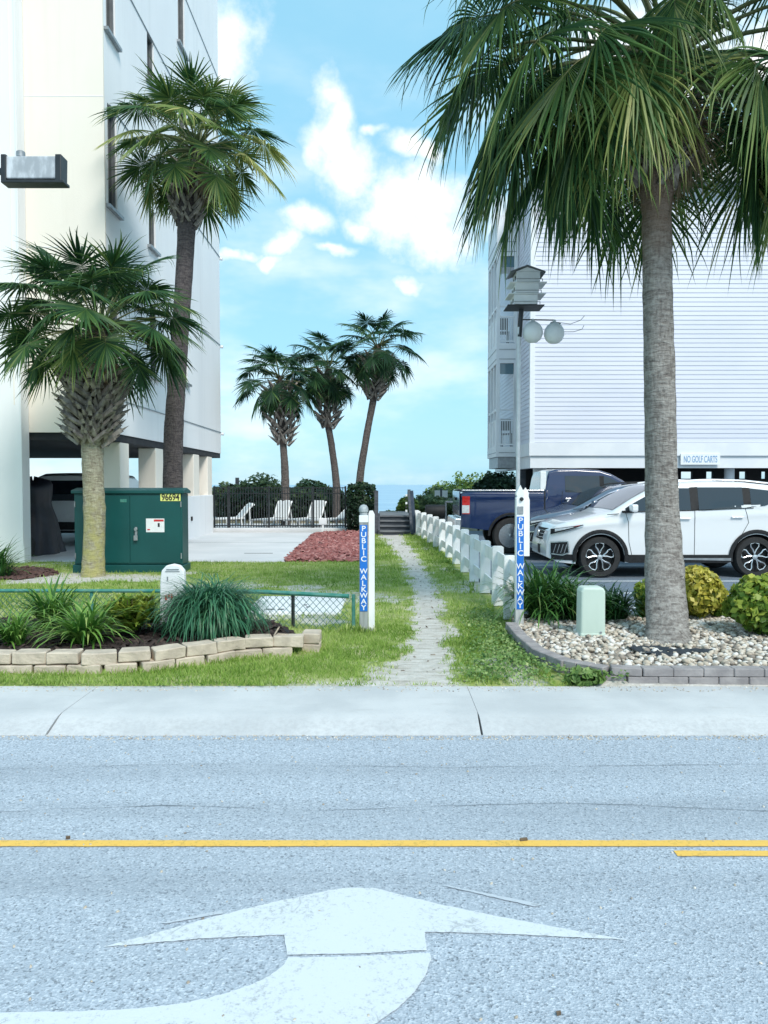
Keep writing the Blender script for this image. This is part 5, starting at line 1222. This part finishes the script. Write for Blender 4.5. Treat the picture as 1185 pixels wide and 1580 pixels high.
for z_ in (.32, 1.25):
    for xh in (x0+.012, x1-.028):
        b = MB(); b.tube([(xh+.008, YC-.022, z_-.05), (xh+.008, YC-.022, z_+.05)], .012, 8); b.build('hinge', M['grey_metal'], t, auto=40)
b = MB(); b.box(xm+.10, xm+.14, YC-.05, YC-.017, .62, .84); b.lathe([(.03,-.02),(.03,.02)], 12, (xm+.12, YC-.05, .80), 'y'); b.box(xm+.085, xm+.155, YC-.075, YC-.052, .60, .69); b.build('handle', M['grey_metal'], t, bevel=.004)
def decal(nm, u0, v0, u1, v1, matl, parent, Y, off=.004):
    a_, c_ = at(u0, v1, Y), at(u1, v0, Y); b = MB(); b.box(a_.x, c_.x, Y-off, Y-off+.002, a_.z, c_.z); return b.build(nm, matl, parent), (a_+c_)/2
lb, ct = decal('number_plate', 248, 762, 279, 773, M['label_yellow'], t, YC, .022)
lettering('number', '96694', .165, M['ink'], lb, (ct.x, YC-.0235, ct.z), (PI/2,0,0), xs=.78, bold=.004)
lb, ct = decal('warning_label', 226, 800, 254, 821, M['label_white'], t, YC, .022)
decal('label_band', 238, 801.5, 253, 804.5, M['label_red'], lb, YC, .025); decal('label_mark', 244, 807, 247, 813, M['ink'], lb, YC, .025); decal('label_mark', 228, 816, 232, 818, M['label_red'], lb, YC, .025)
decal('vent_plate', 186, 770, 196, 775, M['green_rail'], t, YC, .022)
q = gp(287, 866); b = MB(); b.box(q.x-.05, q.x+.05, 14.6, 14.7, 0, .62); b.box(q.x-.055, q.x+.055, 14.595, 14.705, .62, .64); tag(b.build('bollard', M['grey_metal'], bevel=.006), 'short square grey post at the right corner of the green cabinet', 'post')

# ------------------------------------------------------------------ parking-lot lamp at the far left
YL = 9.0
a_, c_ = at(6, 281, YL), at(102, 243, YL); zc = (a_.z+c_.z)/2
t = thing('lamp_post', 'boxy floodlight with dark end brackets hanging in front of the condo wall', 'street lamp', (at(-75, 260, YL).x, YL, 0))
b = MB(); b.prism([(YL-.06,a_.z+.02),(YL+.08,a_.z+.02),(YL+.10,c_.z),(YL-.05,c_.z)], 'x', a_.x+.03, c_.x-.09); hd = b.build('lamp_head', mat('lamp_lens_dirty', (.62,.66,.70), (.34,.37,.40), .4, 9, 6, stretch=(1,1,.4)), t, bevel=.015)
for xa, xb in ((a_.x+.0, a_.x+.06), (c_.x-.10, c_.x-.03)):
    b = MB(); b.prism([(YL-.08,a_.z-.015),(YL+.10,a_.z-.015),(YL+.12,c_.z+.012),(YL-.07,c_.z+.012)], 'x', xa, xb); b.build('bracket', M['black_metal'], hd, bevel=.008)
b = MB(); b.box(a_.x, c_.x, YL-.08, YL+.10, a_.z-.035, a_.z-.002); b.build('bottom_frame', M['black_metal'], hd, bevel=.008)
xp = at(-75, 260, YL).x
b = MB(); b.bar((xp, YL+.05, zc), (a_.x+.01, YL+.05, zc), .06, .06); b.build('arm', M['black_metal'], t)
b = MB(); b.tube([(xp, YL+.05, 0), (xp, YL+.05, zc+.15)], [.075, .055], 12); b.build('pole', M['black_metal'], t, auto=40)
b = MB(); q = at(32, 237, YL); b.lathe([(.05,0),(.05,.06),(.03,.075)], 10, (q.x, YL, c_.z)); b.build('photocell', M['grey_metal'], hd, auto=40)

# ------------------------------------------------------------------ block wall
def along(poly, s):
    for (a_, c_) in zip(poly, poly[1:]):
        l = math.dist(a_, c_)
        if s <= l: return (a_[0]+(c_[0]-a_[0])*s/l, a_[1]+(c_[1]-a_[1])*s/l), math.atan2(c_[1]-a_[1], c_[0]-a_[0])
        s -= l
    return poly[-1], math.atan2(poly[-1][1]-poly[-2][1], poly[-1][0]-poly[-2][0])
def polylen(poly): return sum(math.dist(a_, c_) for a_, c_ in zip(poly, poly[1:]))
def rough_block(w, d_, h, seed, bev=.012, amp=.006, chop=.0):
    bm = bmesh.new(); bmesh.ops.create_cube(bm, size=1)
    for v in bm.verts: v.co = Vector((v.co.x*w*(1-chop*(v.co.y > 0)), v.co.y*d_, v.co.z*h))
    bmesh.ops.bevel(bm, geom=[e for e in bm.edges], offset=bev, segments=1, affect='EDGES')
    bmesh.ops.subdivide_edges(bm, edges=[e for e in bm.edges if e.calc_length() > .06], cuts=2, use_grid_fill=True)
    for v in bm.verts:
        q = v.co*9+Vector((seed*3.7, seed, 0)); f = 1.0 if v.co.y < -d_*.3 else .45
        v.co += Vector((mnoise.noise(q), mnoise.noise(q+Vector((9,0,0)))*1.6, mnoise.noise(q+Vector((0,9,0)))))*amp*f
    me = bpy.data.meshes.new('block'); bm.to_mesh(me); bm.free(); return me
t = thing('block_wall', 'low two-course wall of tan concrete blocks edging the left bed', 'wall', (-2.5, 6.6, 0))
bl = []
for k in range(7): me = rough_block(.283-.012*(k%3), .17, .098, k+1, .008, .010, .10); me.materials.append(M['block']); bl.append(me)
rd = random.Random(9); Lw = polylen(WALL)
for course, (z, off) in enumerate(((.045, .0), (.147, .145))):
    s = Lw-.145-off*.0-(.0 if course else .10)
    while s > .1:
        (x, y), a_ = along(WALL, s); (x2, y2), _ = along(WALL, max(0, s-.1)); 
        link('block', bl[rd.randrange(7)], None, t, (x-math.sin(a_)*-.0+(.0), y+.085*math.cos(a_)-(.015 if course == 0 else 0), z+rd.uniform(-.004,.004)), (rd.uniform(-.015,.015), rd.uniform(-.02,.02), a_+rd.uniform(-.045,.045)))
        s -= .284
for z in (.045, .147):
    link('block', bl[2], None, t, (-.70+rd.uniform(-.01,.01), 7.33, z), (0, 0, PI/2))
# paver edging
t = thing('paver_edging', 'low curved edging of grey pavers round the pebble bed', 'edging', (2.5, 6.3, 0))
pv = []
for k in range(6): me = rough_block(.236, .115, .066, k+11, .006, .0025); me.materials.append(M['brick']); pv.append(me)
pvs = []
for k in range(4): me = rough_block(.118, .115, .066, k+31, .006, .0025, .12); me.materials.append(M['brick']); pvs.append(me)
EF = EDGE[4:]; EC = EDGE[:5]
for course, (z, off) in enumerate(((.030, .0), (.099, .12))):
    s = off
    while s < polylen(EF)-.1:
        (x, y), a_ = along(EF, s+.12); link('paver', pv[rd.randrange(6)], None, t, (x, y+.058, z), (0, 0, a_+rd.uniform(-.01,.01))); s += .2405
    s = off*.5
    while s < polylen(EC)-.06:
        (x, y), a_ = along(EC, s+.06); link('paver', pvs[rd.randrange(4)], None, t, (x-math.sin(a_)*.058, y+math.cos(a_)*.058, z), (0, 0, a_+rd.uniform(-.03,.03))); s += .1225
# crumpled weed fabric showing at the palm foot
for (u, v, w, d_, sd_) in ((1000, 1001, .20, .17, 1), (1065, 1004, .24, .09, 2), (1020, 1008, .16, .07, 3)):
    q = gp(u, v, RZ); b = MB(); b.grid(lambda i, j: (q.x+(i-.5)*w*2*(1-.5*abs(2*j-1)), q.y+(j-.5)*d_*2, RZ-.012+.03*abs(nz(i*4+sd_, j*3, 1.2, sd_))+.022*(1-abs(2*j-1))), 16, 10)
    o_ = b.build('weed_fabric', M['fabric'], bedr, smooth=True)

# ------------------------------------------------------------------ pedestal, marker
q = at(915.5, 950, 7.66); w = .126
t = thing('utility_pedestal', 'pale green plastic utility pedestal standing in the pebbles', 'utility pedestal', (q.x, 7.75, RZ))
b = MB(); b.prism([(q.x-w,RZ-.04),(q.x+w,RZ-.04),(q.x+w*.97,.53),(q.x+w*.8,.572),(q.x-w*.8,.572),(q.x-w*.97,.53)], 'y', 7.66, 7.86); b.build('cover', M['pale_green'], t, bevel=.022, seg=3)
b = MB(); b.box(q.x-w-.002, q.x+w+.002, 7.655, 7.865, RZ-.05, RZ+.012); b.build('base', M['pale_green'], t, bevel=.01)
b = MB(); b.lathe([(.012,0),(.012,.012)], 10, (q.x+w*.6, 7.652, RZ+.02), 'y'); b.build('bolt', M['grey_metal'], t)
q = gp(264, 978, 0)
t = thing('marker_post', 'flat white rounded-top utility marker leaning beside the grass mound', 'marker post', (q.x, 8.05, 0))
xa = at(264, 940, 8.05).x; pts = [(-.118,-.02),(.118,-.02),(.128,.60),(.118,.70),(.07,.755),(0,.77),(-.07,.755),(-.118,.70),(-.128,.60)]
b = MB(); b.prism([(xa+px+.04*pz, pz+.0) for px, pz in pts], 'y', 8.02, 8.10); b.build('board', M['pvc'], t, bevel=.012)
def mk(px, pz, w, h, matl):
    b = MB(); b.box(xa+px+.04*pz-w/2, xa+px+.04*pz+w/2, 8.0135, 8.0185, pz-h/2, pz+h/2); b.build('marking', matl, t)
mk(0,.715,.13,.010,M['grey_metal']); mk(0,.695,.15,.006,M['grey_metal']); mk(-.06,.42,.02,.05,M['label_red']); mk(-.03,.44,.02,.03,M['label_red']); mk(.0,.43,.018,.045,M['label_red']); mk(-.05,.62,.012,.04,M['grey_metal'])
# dark scrap of bark on the wall end
t = thing('driftwood', 'dark broken bark scrap lying on the right end of the block wall', 'driftwood', (-1.02, 7.2, .2))
b = MB(); b.grid(lambda i, j: (-1.12+.22*i, 7.16+.10*j+.03*math.sin(i*9), .205+.075*math.sin(i*PI)*(1-.5*j)+.02*nz(i*5, j*4, 1)), 12, 6)
b.build('bark', M['black'], t, smooth=True); b = MB(); b.bar((-1.03,7.15,.19), (-.98,7.16,.275), .018, .012); b.bar((-.99,7.14,.20), (-.90,7.13,.205), .014, .012); b.build('splinter', M['block'], t)

# ------------------------------------------------------------------ chain-link fence
t = thing('chain_link_fence', 'low green chain-link fence with vinyl top rail behind the left bed', 'fence', (-3, 8.45, 0))
ZFt = .415
def fp(x): return lerp_tab([(-9,8.62),(-2.2,8.55),(-1.4,8.5),(-.36,8.28)], x)
b = MB(); b.tube([(x, fp(x), ZFt-.012*max(0,(x+1.4))) for x in (-9,-5,-3.4,-2.42)], .021, 8); b.build('top_rail', M['green_rail'], t, auto=40)
b = MB(); b.tube([(x, fp(x), ZFt-.02*max(0,(x+1.4))) for x in (-2.42,-1.9,-1.38,-.9,-.38)], .024, 8); b.build('top_rail', M['green_rail'], t, auto=40)
for x in (-5.9, at(142, 930, 8.58).x, at(452, 930, 8.42).x, -.33):
    b = MB(); b.tube([(x, fp(x)+.01, -.05), (x, fp(x)+.01, ZFt+.0)], .02, 8); b.build('post', M['green_rail'] if x != at(452, 930, 8.42).x else M['black_metal'], t, auto=40)
b = MB(); st = .075
def wire(x0_, dirn):
    pts = []
    for k in range(0, 13):
        z = k*st/2*1.0; x = x0_+dirn*z*.95
        if z > ZFt-.02: break
        pts.append((x, fp(x)+(.004 if (k+ (dirn > 0)) % 2 else -.004), z))
    for p0, p1 in zip(pts[::2], pts[2::2]):
        if -7 < p0[0] < -.34 and p1[0] < -.34: b.bar(p0, p1, .0048, .0048)
for k in range(int(7/st)+6):
    wire(-7.3+k*st, 1); wire(-7.3+k*st, -1)
o_ = b.build('wire_mesh', M['green_wire'], t); o_['kind'] = 'stuff'
# concrete vault lid in the lawn behind it
t = thing('vault_cover', 'white concrete vault lid set in the lawn behind the chain-link fence', 'vault cover', ((PAD[0]+PAD[1])/2, 10, 0))
b = MB(); b.box(PAD[0], PAD[1], PAD[2], PAD[3], -.05, .05); b.build('lid', mat('vault_white', (.76,.77,.78), (.70,.71,.73), .7, 4), t, bevel=.03)
for (u0, u1, v) in ((410,424,939.5),(428,439,939.5),(469,474,933),(472,478,936)):
    a_, c_ = gp(u0, v+1.2, .051), gp(u1, v-.2, .051); b = MB(); b.box(a_.x, c_.x, a_.y, c_.y, .0505, .0525); b.build('lift_slot', M['ink'], t)

# ------------------------------------------------------------------ walkway posts with signs
LET = 'P\nU\nB\nL\nI\nC\n\nW\nA\nL\nK\nW\nA\nY'
def sign_face(t, x, Y, za, zb_, w, parent):
    b = MB(); b.box(x-w/2, x+w/2, Y-.006, Y-.001, za, zb_); sg = b.build('sign_panel', M['sign_blue'], parent)
    h = (zb_-za)/14.2
    for k, chh in enumerate('PUBLIC WALKWAY'):
        if chh == ' ': continue
        lettering('letter', chh, h*1.20, M['sign_white'], sg, (x, Y-.0075, zb_-h*(k+.62)), (PI/2,0,0), xs=1.0 if chh in 'WM' else 1.12, bold=.0012, ext=.001)
Y0 = 8.2; a_ = at(554.5, 980, Y0); c_ = at(567.5, 780, Y0); xm = (a_.x+c_.x)/2; w = c_.x-a_.x
t = thing('sign_post', 'left wooden post with blue PUBLIC WALKWAY sign and domed cap', 'sign post', (xm, Y0+.05, 0), 'public walkway posts')
zt_ = at(560, 797, Y0).z
b = MB(); b.box(a_.x, c_.x, Y0, Y0+.095, -.05, zt_); po = b.build('post', M['post_wood'], t, bevel=.006)
b = MB(); b.box(a_.x-.002, c_.x+.002, Y0-.002, Y0+.097, at(560,806,Y0).z, zt_+.012); b.build('painted_top', M['sign_white'], po, bevel=.004)
b = MB(); b.lathe([(.040,zt_+.012),(.044,zt_+.03),(.036,zt_+.036),(.050,zt_+.05),(.052,zt_+.075),(.046,zt_+.10),(.03,zt_+.12),(.005,zt_+.128)], 18, (xm, Y0+.048, 0)); b.build('cap', mat('cap_grey', (.42,.46,.48), (.26,.30,.32), .6, 16), t, auto=35)
sign_face(t, xm+.001, Y0-.0, at(560,943,Y0).z, at(560,810,Y0).z, w*.88, t)
b = MB(); q0, q1 = at(568.5, 977, Y0+.05), at(578, 788, Y0+.05); zz = q1.z
b.prism([(q0.x,0.02),(q1.x,0.02),(q1.x,zz-.04),((q0.x+q1.x)/2+.015,zz),(q0.x+.012,zz),(q0.x,zz-.03)], 'y', Y0+.06, Y0+.085); tag(b.build('picket', M['fence_white'], bevel=.003), 'single white fence picket standing against the left sign post', 'picket')
Y0 = 8.3; a_ = at(795.5, 976, Y0); c_ = at(809, 780, Y0); xm = (a_.x+c_.x)/2; w = c_.x-a_.x
t = thing('sign_post', 'right white post with blue PUBLIC WALKWAY sign and notched point', 'sign post', (xm, Y0+.05, 0), 'public walkway posts')
zn, zt_ = at(800, 768, Y0).z, at(800, 748, Y0).z
b = MB(); b.box(a_.x, c_.x, Y0, Y0+.095, -.05, zn-.02); po = b.build('post', M['fence_white'], t, bevel=.006)
zd = at(800, 940, Y0).z; b = MB(); b.box(a_.x-.001, c_.x+.001, Y0-.0015, Y0+.0965, -.04, zd); b.build('weathered_foot', mat('foot_grey', (.52,.54,.54), (.40,.41,.40), .8, 5, 6, stretch=(8,8,1)), po)
b = MB(); b.prism([(a_.x,zn-.02),(c_.x,zn-.02),(c_.x,zn),(c_.x-.012,zn+.012),(c_.x,zn+.03),(c_.x,zn+.05),(xm,zt_),(a_.x,zn+.05),(a_.x,zn+.03),(a_.x+.012,zn+.012),(a_.x,zn)], 'y', Y0+.004, Y0+.09); b.build('pointed_top', M['fence_white'], t, bevel=.003)
b = MB(); b.box(a_.x+.012, c_.x-.012, Y0-.012, Y0-.001, at(800,793,Y0).z, at(800,781,Y0).z); b.build('reflector', M['grey_metal'], t, bevel=.003)
b = MB(); b.lathe([(.016,0),(.022,-.012),(.012,-.03)], 10, (xm+.012, Y0, at(800,770,Y0).z), 'y'); b.build('hook', M['black_metal'], t)
sign_face(t, xm+.003, Y0, zd, at(800,797,Y0).z, w*.86, t)
b = MB(); q0, q1 = at(806, 858, Y0+.12), at(817, 752, Y0+.12)
b.prism([(q0.x,q0.z),(q1.x+.002,q0.z),(q1.x,q1.z-.14),(q1.x-.012,q1.z-.10),(q1.x-.01,q1.z-.06),((q0.x+q1.x)/2-.01,q1.z),(q0.x-.012,q1.z-.06),(q0.x,q1.z-.10)], 'y', Y0+.10, Y0+.125); tag(b.build('fence_board', M['fence_white'], bevel=.003), 'short white pointed board fixed behind the right sign post', 'board')
# ------------------------------------------------------------------ white walkway fence: stout posts and two wide rails
t = thing('walkway_fence', 'white wooden fence of stout posts and wide rails running along the walkway', 'fence', (1.4, 15, 0))
FP = [(1.47,8.95),(1.475,9.95),(1.472,11.15),(1.462,12.45),(1.45,13.8),(1.43,15.2),(1.40,16.6),(1.36,18.0),(1.31,19.4),(1.24,20.8),(1.15,22.2),(1.05,23.6),(1.03,24.3)]
rd = random.Random(2)
for i, (x, y) in enumerate(FP):
    h = .80+rd.uniform(-.008,.008)+(.0 if i else -.03); b = MB(); b.prism([(x-.073,.03),(x+.073,.03),(x+.073,h-.015),(x+.05,h),(x-.05,h),(x-.073,h-.015)], 'y', y-.035, y+.035); b.build('post', M['fence_white'], t, bevel=.004)
FR = [(1.44,8.40)]+FP
for (xa, ya), (xb, yb) in zip(FR, FR[1:]):
    for z, h in ((.655,.17),(.24,.15)):
        b = MB(); b.bar((xa, ya+.036, z), (xb, yb-.036, z), .022, h); b.build('rail', M['fence_white'], t)

# ------------------------------------------------------------------ bird house on its pole, two gourds
YG = 9.4; px = at(800, 600, YG).x
t = thing('bird_house', 'white three-storey bird house on a tall pole above the right sign post', 'bird house', (px, YG, 0))
zb0, zt0 = at(800, 476, YG).z, at(800, 424, YG).z; hx0, hx1 = at(789, 450, YG).x, at(831, 450, YG).x; hxm = (hx0+hx1)/2; tl = -.0
b = MB(); b.tube([(px, YG, 0), (px, YG, at(800, 505, YG).z)], .026, 10); b.build('pole', mat('pole_galv', (.62,.65,.67), (.52,.55,.58), .4, 8, metal=.3), t, auto=40)
b = MB(); b.tube([(px+.005, YG, at(800, 520, YG).z), (px+.03, YG, zb0-.01)], .030, 8); b.build('socket', M['black_metal'], t, auto=40)
ns = 3; hh = (zt0-zb0)/ns
for k in range(ns):
    z = zb0+k*hh; sh = .014*(k-1)
    b = MB(); b.box(hx0+.025+sh, hx1-.025+sh, YG-.15, YG+.15, z+.018, z+hh-.001); st_ = b.build('storey', M['gourd'], t, bevel=.006)
    b = MB(); b.box(hx0-.055+sh, hx1+.055+sh, YG-.165, YG+.165, z, z+.012); b.build('porch', M['gourd'] if k else M['black_metal'], t, bevel=.003)
    b = MB()
    for yy in (-.16, .16): b.bar((hx0+.0+sh, YG+yy, z+.045), (hx1-.0+sh, YG+yy, z+.045), .006, .006)
    for xx in (hx0+.0+sh, hx1-.0+sh):
        for yy in (-.16, .16): b.bar((xx, YG+yy, z+.016), (xx, YG+yy, z+.047), .008, .008)
    b.build('porch_rail', M['grey_metal'], t)
    for sx, xx in ((-1, hx0+.024+sh), (1, hx1-.024+sh)):
        for yy in (-.07, .07):
            b = MB(); b.lathe([(.026,0),(.026,.003*sx)], 12, (xx, YG+yy, z+.075), 'x'); b.build('entrance_hole', M['ink'], st_)
b = MB(); b.prism([(hx0-.04,zt0+.0),(hxm,zt0+.075),(hx1+.05,zt0-.0),(hx1+.05,zt0-.018),(hxm,zt0+.055),(hx0-.04,zt0-.018)], 'y', YG-.165, YG+.165); b.build('roof', M['frame_dark'], t)
b = MB(); b.prism([(hx0+.035,zt0),(hx1-.005,zt0),(hxm,zt0+.052)], 'y', YG-.149, YG+.149); b.build('gable', M['gourd'], t)
ga = at(806, 493, YG); gb = at(857, 494, YG)
b = MB(); b.tube([(px, YG, ga.z), (gb.x, YG, gb.z)], .008, 6); b.build('gourd_arm', M['black_metal'], t)
for k, (u, v) in enumerate(((822,513),(855,514.5))):
    q = at(u, v, YG); r = .122
    g_ = thing('gourd_nest', ('white nesting gourd hanging nearest the bird-house pole','white nesting gourd hanging at the outer end of the arm')[k], 'bird gourd', q, 'hanging gourds')
    b = MB(); b.lathe([(.004,-r*1.0),(r*.45,-r*.96),(r*.8,-r*.68),(r*.98,-r*.25),(r*1.0,.05*r),(r*.93,.42*r),(r*.7,.78*r),(r*.42,1.0*r),(r*.2,1.12*r),(r*.14,1.32*r),(.004,1.36*r)], 24, q); b.build('shell', M['gourd'], g_, smooth=True)
    b = MB(); b.tube([(q.x, YG, q.z+r*1.3), (q.x, YG, ga.z)], .004, 5); b.build('hanger', M['black_metal'], g_)
    if k: b = MB(); b.bar((q.x-.05, YG-.03, q.z+r*1.02), (q.x+.07, YG-.03, q.z+r*.9), .05, .012); b.build('rain_canopy', M['grey_metal'], g_)
b = MB(); b.tube([at(858,497,YG), at(880,500,YG), at(896,494,YG), at(902,487,YG)], .004, 5); b.tube([at(868,512,YG), at(885,512,YG), at(898,508,YG), at(901,502,YG)], .004, 5); b.build('perch_wire', M['grey_metal'], t)

# ------------------------------------------------------------------ pool fence, deck, loungers
YPF = 25.75
b = MB(); b.box(-6.2, -1.25, 25.45, 31, -.05, .16); tag(b.build('pool_deck', M['concrete2'], bevel=.02), kind='structure')
t = thing('pool_fence', 'black metal picket fence in front of the white loungers', 'fence', (-3.5, YPF, 0))
xa, xb = at(331, 800, YPF).x, at(533, 800, YPF).x
za_, zc_ = .19, at(400, 752, YPF).z
for z in (.22, zc_-.22, zc_-.03):
    b = MB(); b.box(xa, xb, YPF-.012, YPF+.012, z, z+.03); b.build('rail', M['black_metal'], t)
n = 50; pk = MB(); pk.box(-.012, .012, -.012, .012, 0, zc_-.16); pkm = pk.mesh('picket'); pkm.materials.append(M['black_metal'])
for i in range(n+1): link('picket', pkm, None, t, (xa+(xb-xa)*i/n, YPF-.022, .17))
for u in (331, 353, 415, 483, 533):
    x = at(u, 800, YPF).x; b = MB(); b.box(x-.03, x+.03, YPF-.028, YPF+.032, .0, zc_+.04); b.build('post', M['black_metal'], t)
def lounger(x, y, rz, label, back=.9):
    t = thing('pool_lounger', label, 'lounger', (x, y, .16), 'white pool loungers', rz); ORG[t.name] = Vector((0,0,0))
    for s in (-.30, .30):
        b = MB(); b.tube([(-.95,s,.23),(.35,s,.25),(.40,s,.25)], .034, 7); b.build('side_rail', M['pvc'], t, auto=40)
        b = MB(); b.tube([(.30,s,.25),(.30+.60*math.cos(back),s,.25+.60*math.sin(back)),(.30+.64*math.cos(back)+.06,s,.25+.64*math.sin(back))], .034, 7); b.build('back_rail', M['pvc'], t, auto=40)
        for xx in (-.85, -.25, .28):
            b = MB(); b.tube([(xx,s,.23),(xx+.03,s*1.05,0)], .025, 7); b.build('leg', M['pvc'], t, auto=40)
        b = MB(); b.tube([(.30+.45*math.cos(back),s,.25+.45*math.sin(back)),(.62,s,0)], .020, 6); b.build('back_brace', M['pvc'], t, auto=40)
    for k in range(13):
        xx = -.92+k*.095; b = MB(); b.box(xx, xx+.090, -.29, .29, .235, .265); b.build('strap', M['pvc'], t)
    for k in range(8):
        f = .02+k*.074; d_ = Vector((math.cos(back),0,math.sin(back))); b = MB(); b.obox(Vector((.30,0,.262))+d_*(f+.035), d_*.036, (0,.29,0), Vector((-math.sin(back),0,math.cos(back)))*.014); b.build('strap', M['pvc'], t)
    d_ = Vector((math.cos(back),0,math.sin(back))); b = MB(); b.obox(Vector((.34,0,.275))+d_*.58, d_*.08, (0,.25,0), Vector((-math.sin(back),0,math.cos(back)))*.045); b.build('head_pad', M['pvc'], t, bevel=.03)
for (u, Y, rz, lab, bk) in ((424,26.9,1.0,'second white pool lounger from the left, back upright',1.2),(476,27.0,.95,'third white pool lounger from the left, back upright',1.15),(512,26.7,.45,'rightmost white pool lounger with bare frame showing',.75),(356,27.4,.5,'leftmost white pool lounger next to the condo corner',.85)):
    lounger(at(u, 790, Y).x, Y, rz, lab, bk)
q = gp(484, 833, .05); t = thing('hose_post', 'small white post with box before the pool fence', 'post', (q.x, 24.9, 0))
b = MB(); b.box(q.x-.035, q.x+.035, 24.87, 24.93, 0, .42); b.build('post', M['pvc'], t); b = MB(); b.box(q.x-.13, q.x+.13, 24.85, 24.95, .30, .52); b.build('box', M['gourd'], t, bevel=.02)

# ------------------------------------------------------------------ boardwalk steps
t = thing('boardwalk_steps', 'weathered wooden steps rising to the beach boardwalk', 'steps', (.4, 24.6, 0))
xl, xr = at(586, 815, 24).x, at(633, 815, 24).x
for k in range(4):
    y = 24.25+.28*k; z = .15*(k+1)
    b = MB(); b.box(xl, xr, y, y+.30, z-.045, z); b.build('tread', M['step_wood'], t)
    b = MB(); b.box(xl, xr, y+.05, y+.07, z-.15, z-.046); b.build('riser', M['grey_wood'], t)
for x in (xl-.05, xr):
    b = MB(); b.prism([(24.15,-.02),(25.5,-.02),(25.5,.66),(25.2,.66),(24.15,.18)], 'x', x, x+.05); b.build('stringer', M['grey_wood'], t)
for k in range(26):
    y = 25.38+k*.15; b = MB(); b.box(xl-.05, xr+.05, y, y+.142, .555, .60); b.build('deck_plank', M['step_wood'], t)
b = MB(); b.box(xl, xl+.1, 25.5, 29, 0, .55); b.box(xr-.1, xr, 25.5, 29, 0, .55); b.build('deck_beam', M['grey_wood'], t)
b = MB(); b.bar(at(636, 826, 23.9), at(631, 758, 25.4), .10, .16); b.build('handrail', M['grey_wood'], t)
b = MB(); b.bar(at(641, 827, 23.8), at(635, 757, 23.8), .13, .10); b.build('newel_post', mat('blue_grey_wood', (.03,.05,.085), (.05,.07,.11), .7, 6), t)
b = MB(); b.box(xl-.17, xl-.05, 24.3, 24.42, 0, at(582,757,24.3).z); b.build('newel_post', M['grey_wood'], t)
for k in range(5):
    q = at(627, 764+6*k, 24.4); b = MB(); b.box(q.x-.03, q.x+.03, 24.38, 24.42, q.z-.04, q.z+.03); b.build('chain_link', M['sign_white'] if k % 2 == 0 else M['ink'], t)
# notice beyond the fence, and the small fence and guard rail there
q = at(681, 762, 31); t = thing('notice_sign', 'small white two-panel notice on a post beyond the white fence', 'sign', (q.x, 31, 0))
b = MB(); b.box(q.x-.05, q.x+.05, 31.02, 31.08, -.2, q.z+.2); b.build('post', M['grey_wood'], t)
for dx in (-.16, .14):
    b = MB(); b.box(q.x+dx-.11, q.x+dx+.11, 30.98, 31.0, q.z-.14, q.z+.14); b.build('panel', M['sign_white'], t)
b = MB(); b.box(q.x-.3, q.x+.45, 31.1, 31.13, .0, q.z-.18); b.build('grey_board', M['post_wood'], t)
t = thing('guard_rail', 'pale metal rail on posts left of the pickup tailgate', 'rail', (at(700,775,27).x, 27, 0)); a_, c_ = at(688, 774, 27), at(712, 774.5, 27)
b = MB(); b.bar(a_, c_, .04, .06); b.build('rail', M['silver'], t)
for q in (a_, c_): b = MB(); b.box(q.x-.03, q.x+.03, 27.02, 27.07, 0, q.z); b.build('post', M['grey_metal'], t)
q = at(672, 790, 23); t = thing('kettle_grill', 'low black barrel grill behind the far end of the white fence', 'grill', (q.x, 23.2, 0))
b = MB(); b.lathe([(.02,-.30),(.17,-.30),(.2,-.25),(.2,.25),(.17,.30),(.02,.30)], 16, (q.x, 23.2, .80), 'x'); b.build('barrel', M['black'], t, auto=40)
for s in (-.22, .22): b = MB(); b.tube([(q.x+s, 23.2, .7), (q.x+s*1.1, 23.2, .0)], .02, 6); b.build('leg', M['black_metal'], t)

# dark chairs standing on the balconies
def balcony_chair(x, y, z, label):
    t = thing('balcony_chair', label, 'chair', (x, y, z), 'chairs on the balconies')
    b = MB(); b.box(x-.17, x+.17, y-.17, y+.17, z+.40, z+.44); b.build('seat', M['black_metal'], t)
    b = MB(); b.box(x-.17, x+.17, y+.14, y+.17, z+.55, z+.92); b.build('backrest', M['black_metal'], t)
    for sx in (-.15, .15):
        for sy in (-.15, .155):
            b = MB(); b.box(x+sx-.015, x+sx+.015, y+sy-.012, y+sy+.012, z, z+(.40 if sy < 0 else .55)); b.build('leg', M['black_metal'], t)
for (x, z, lab) in ((3.93, 2.80, 'dark chair behind the lower balcony railing'), (3.80, 6.02, 'dark chair behind the upper balcony railing')):
    balcony_chair(x, 24.75, z, lab)
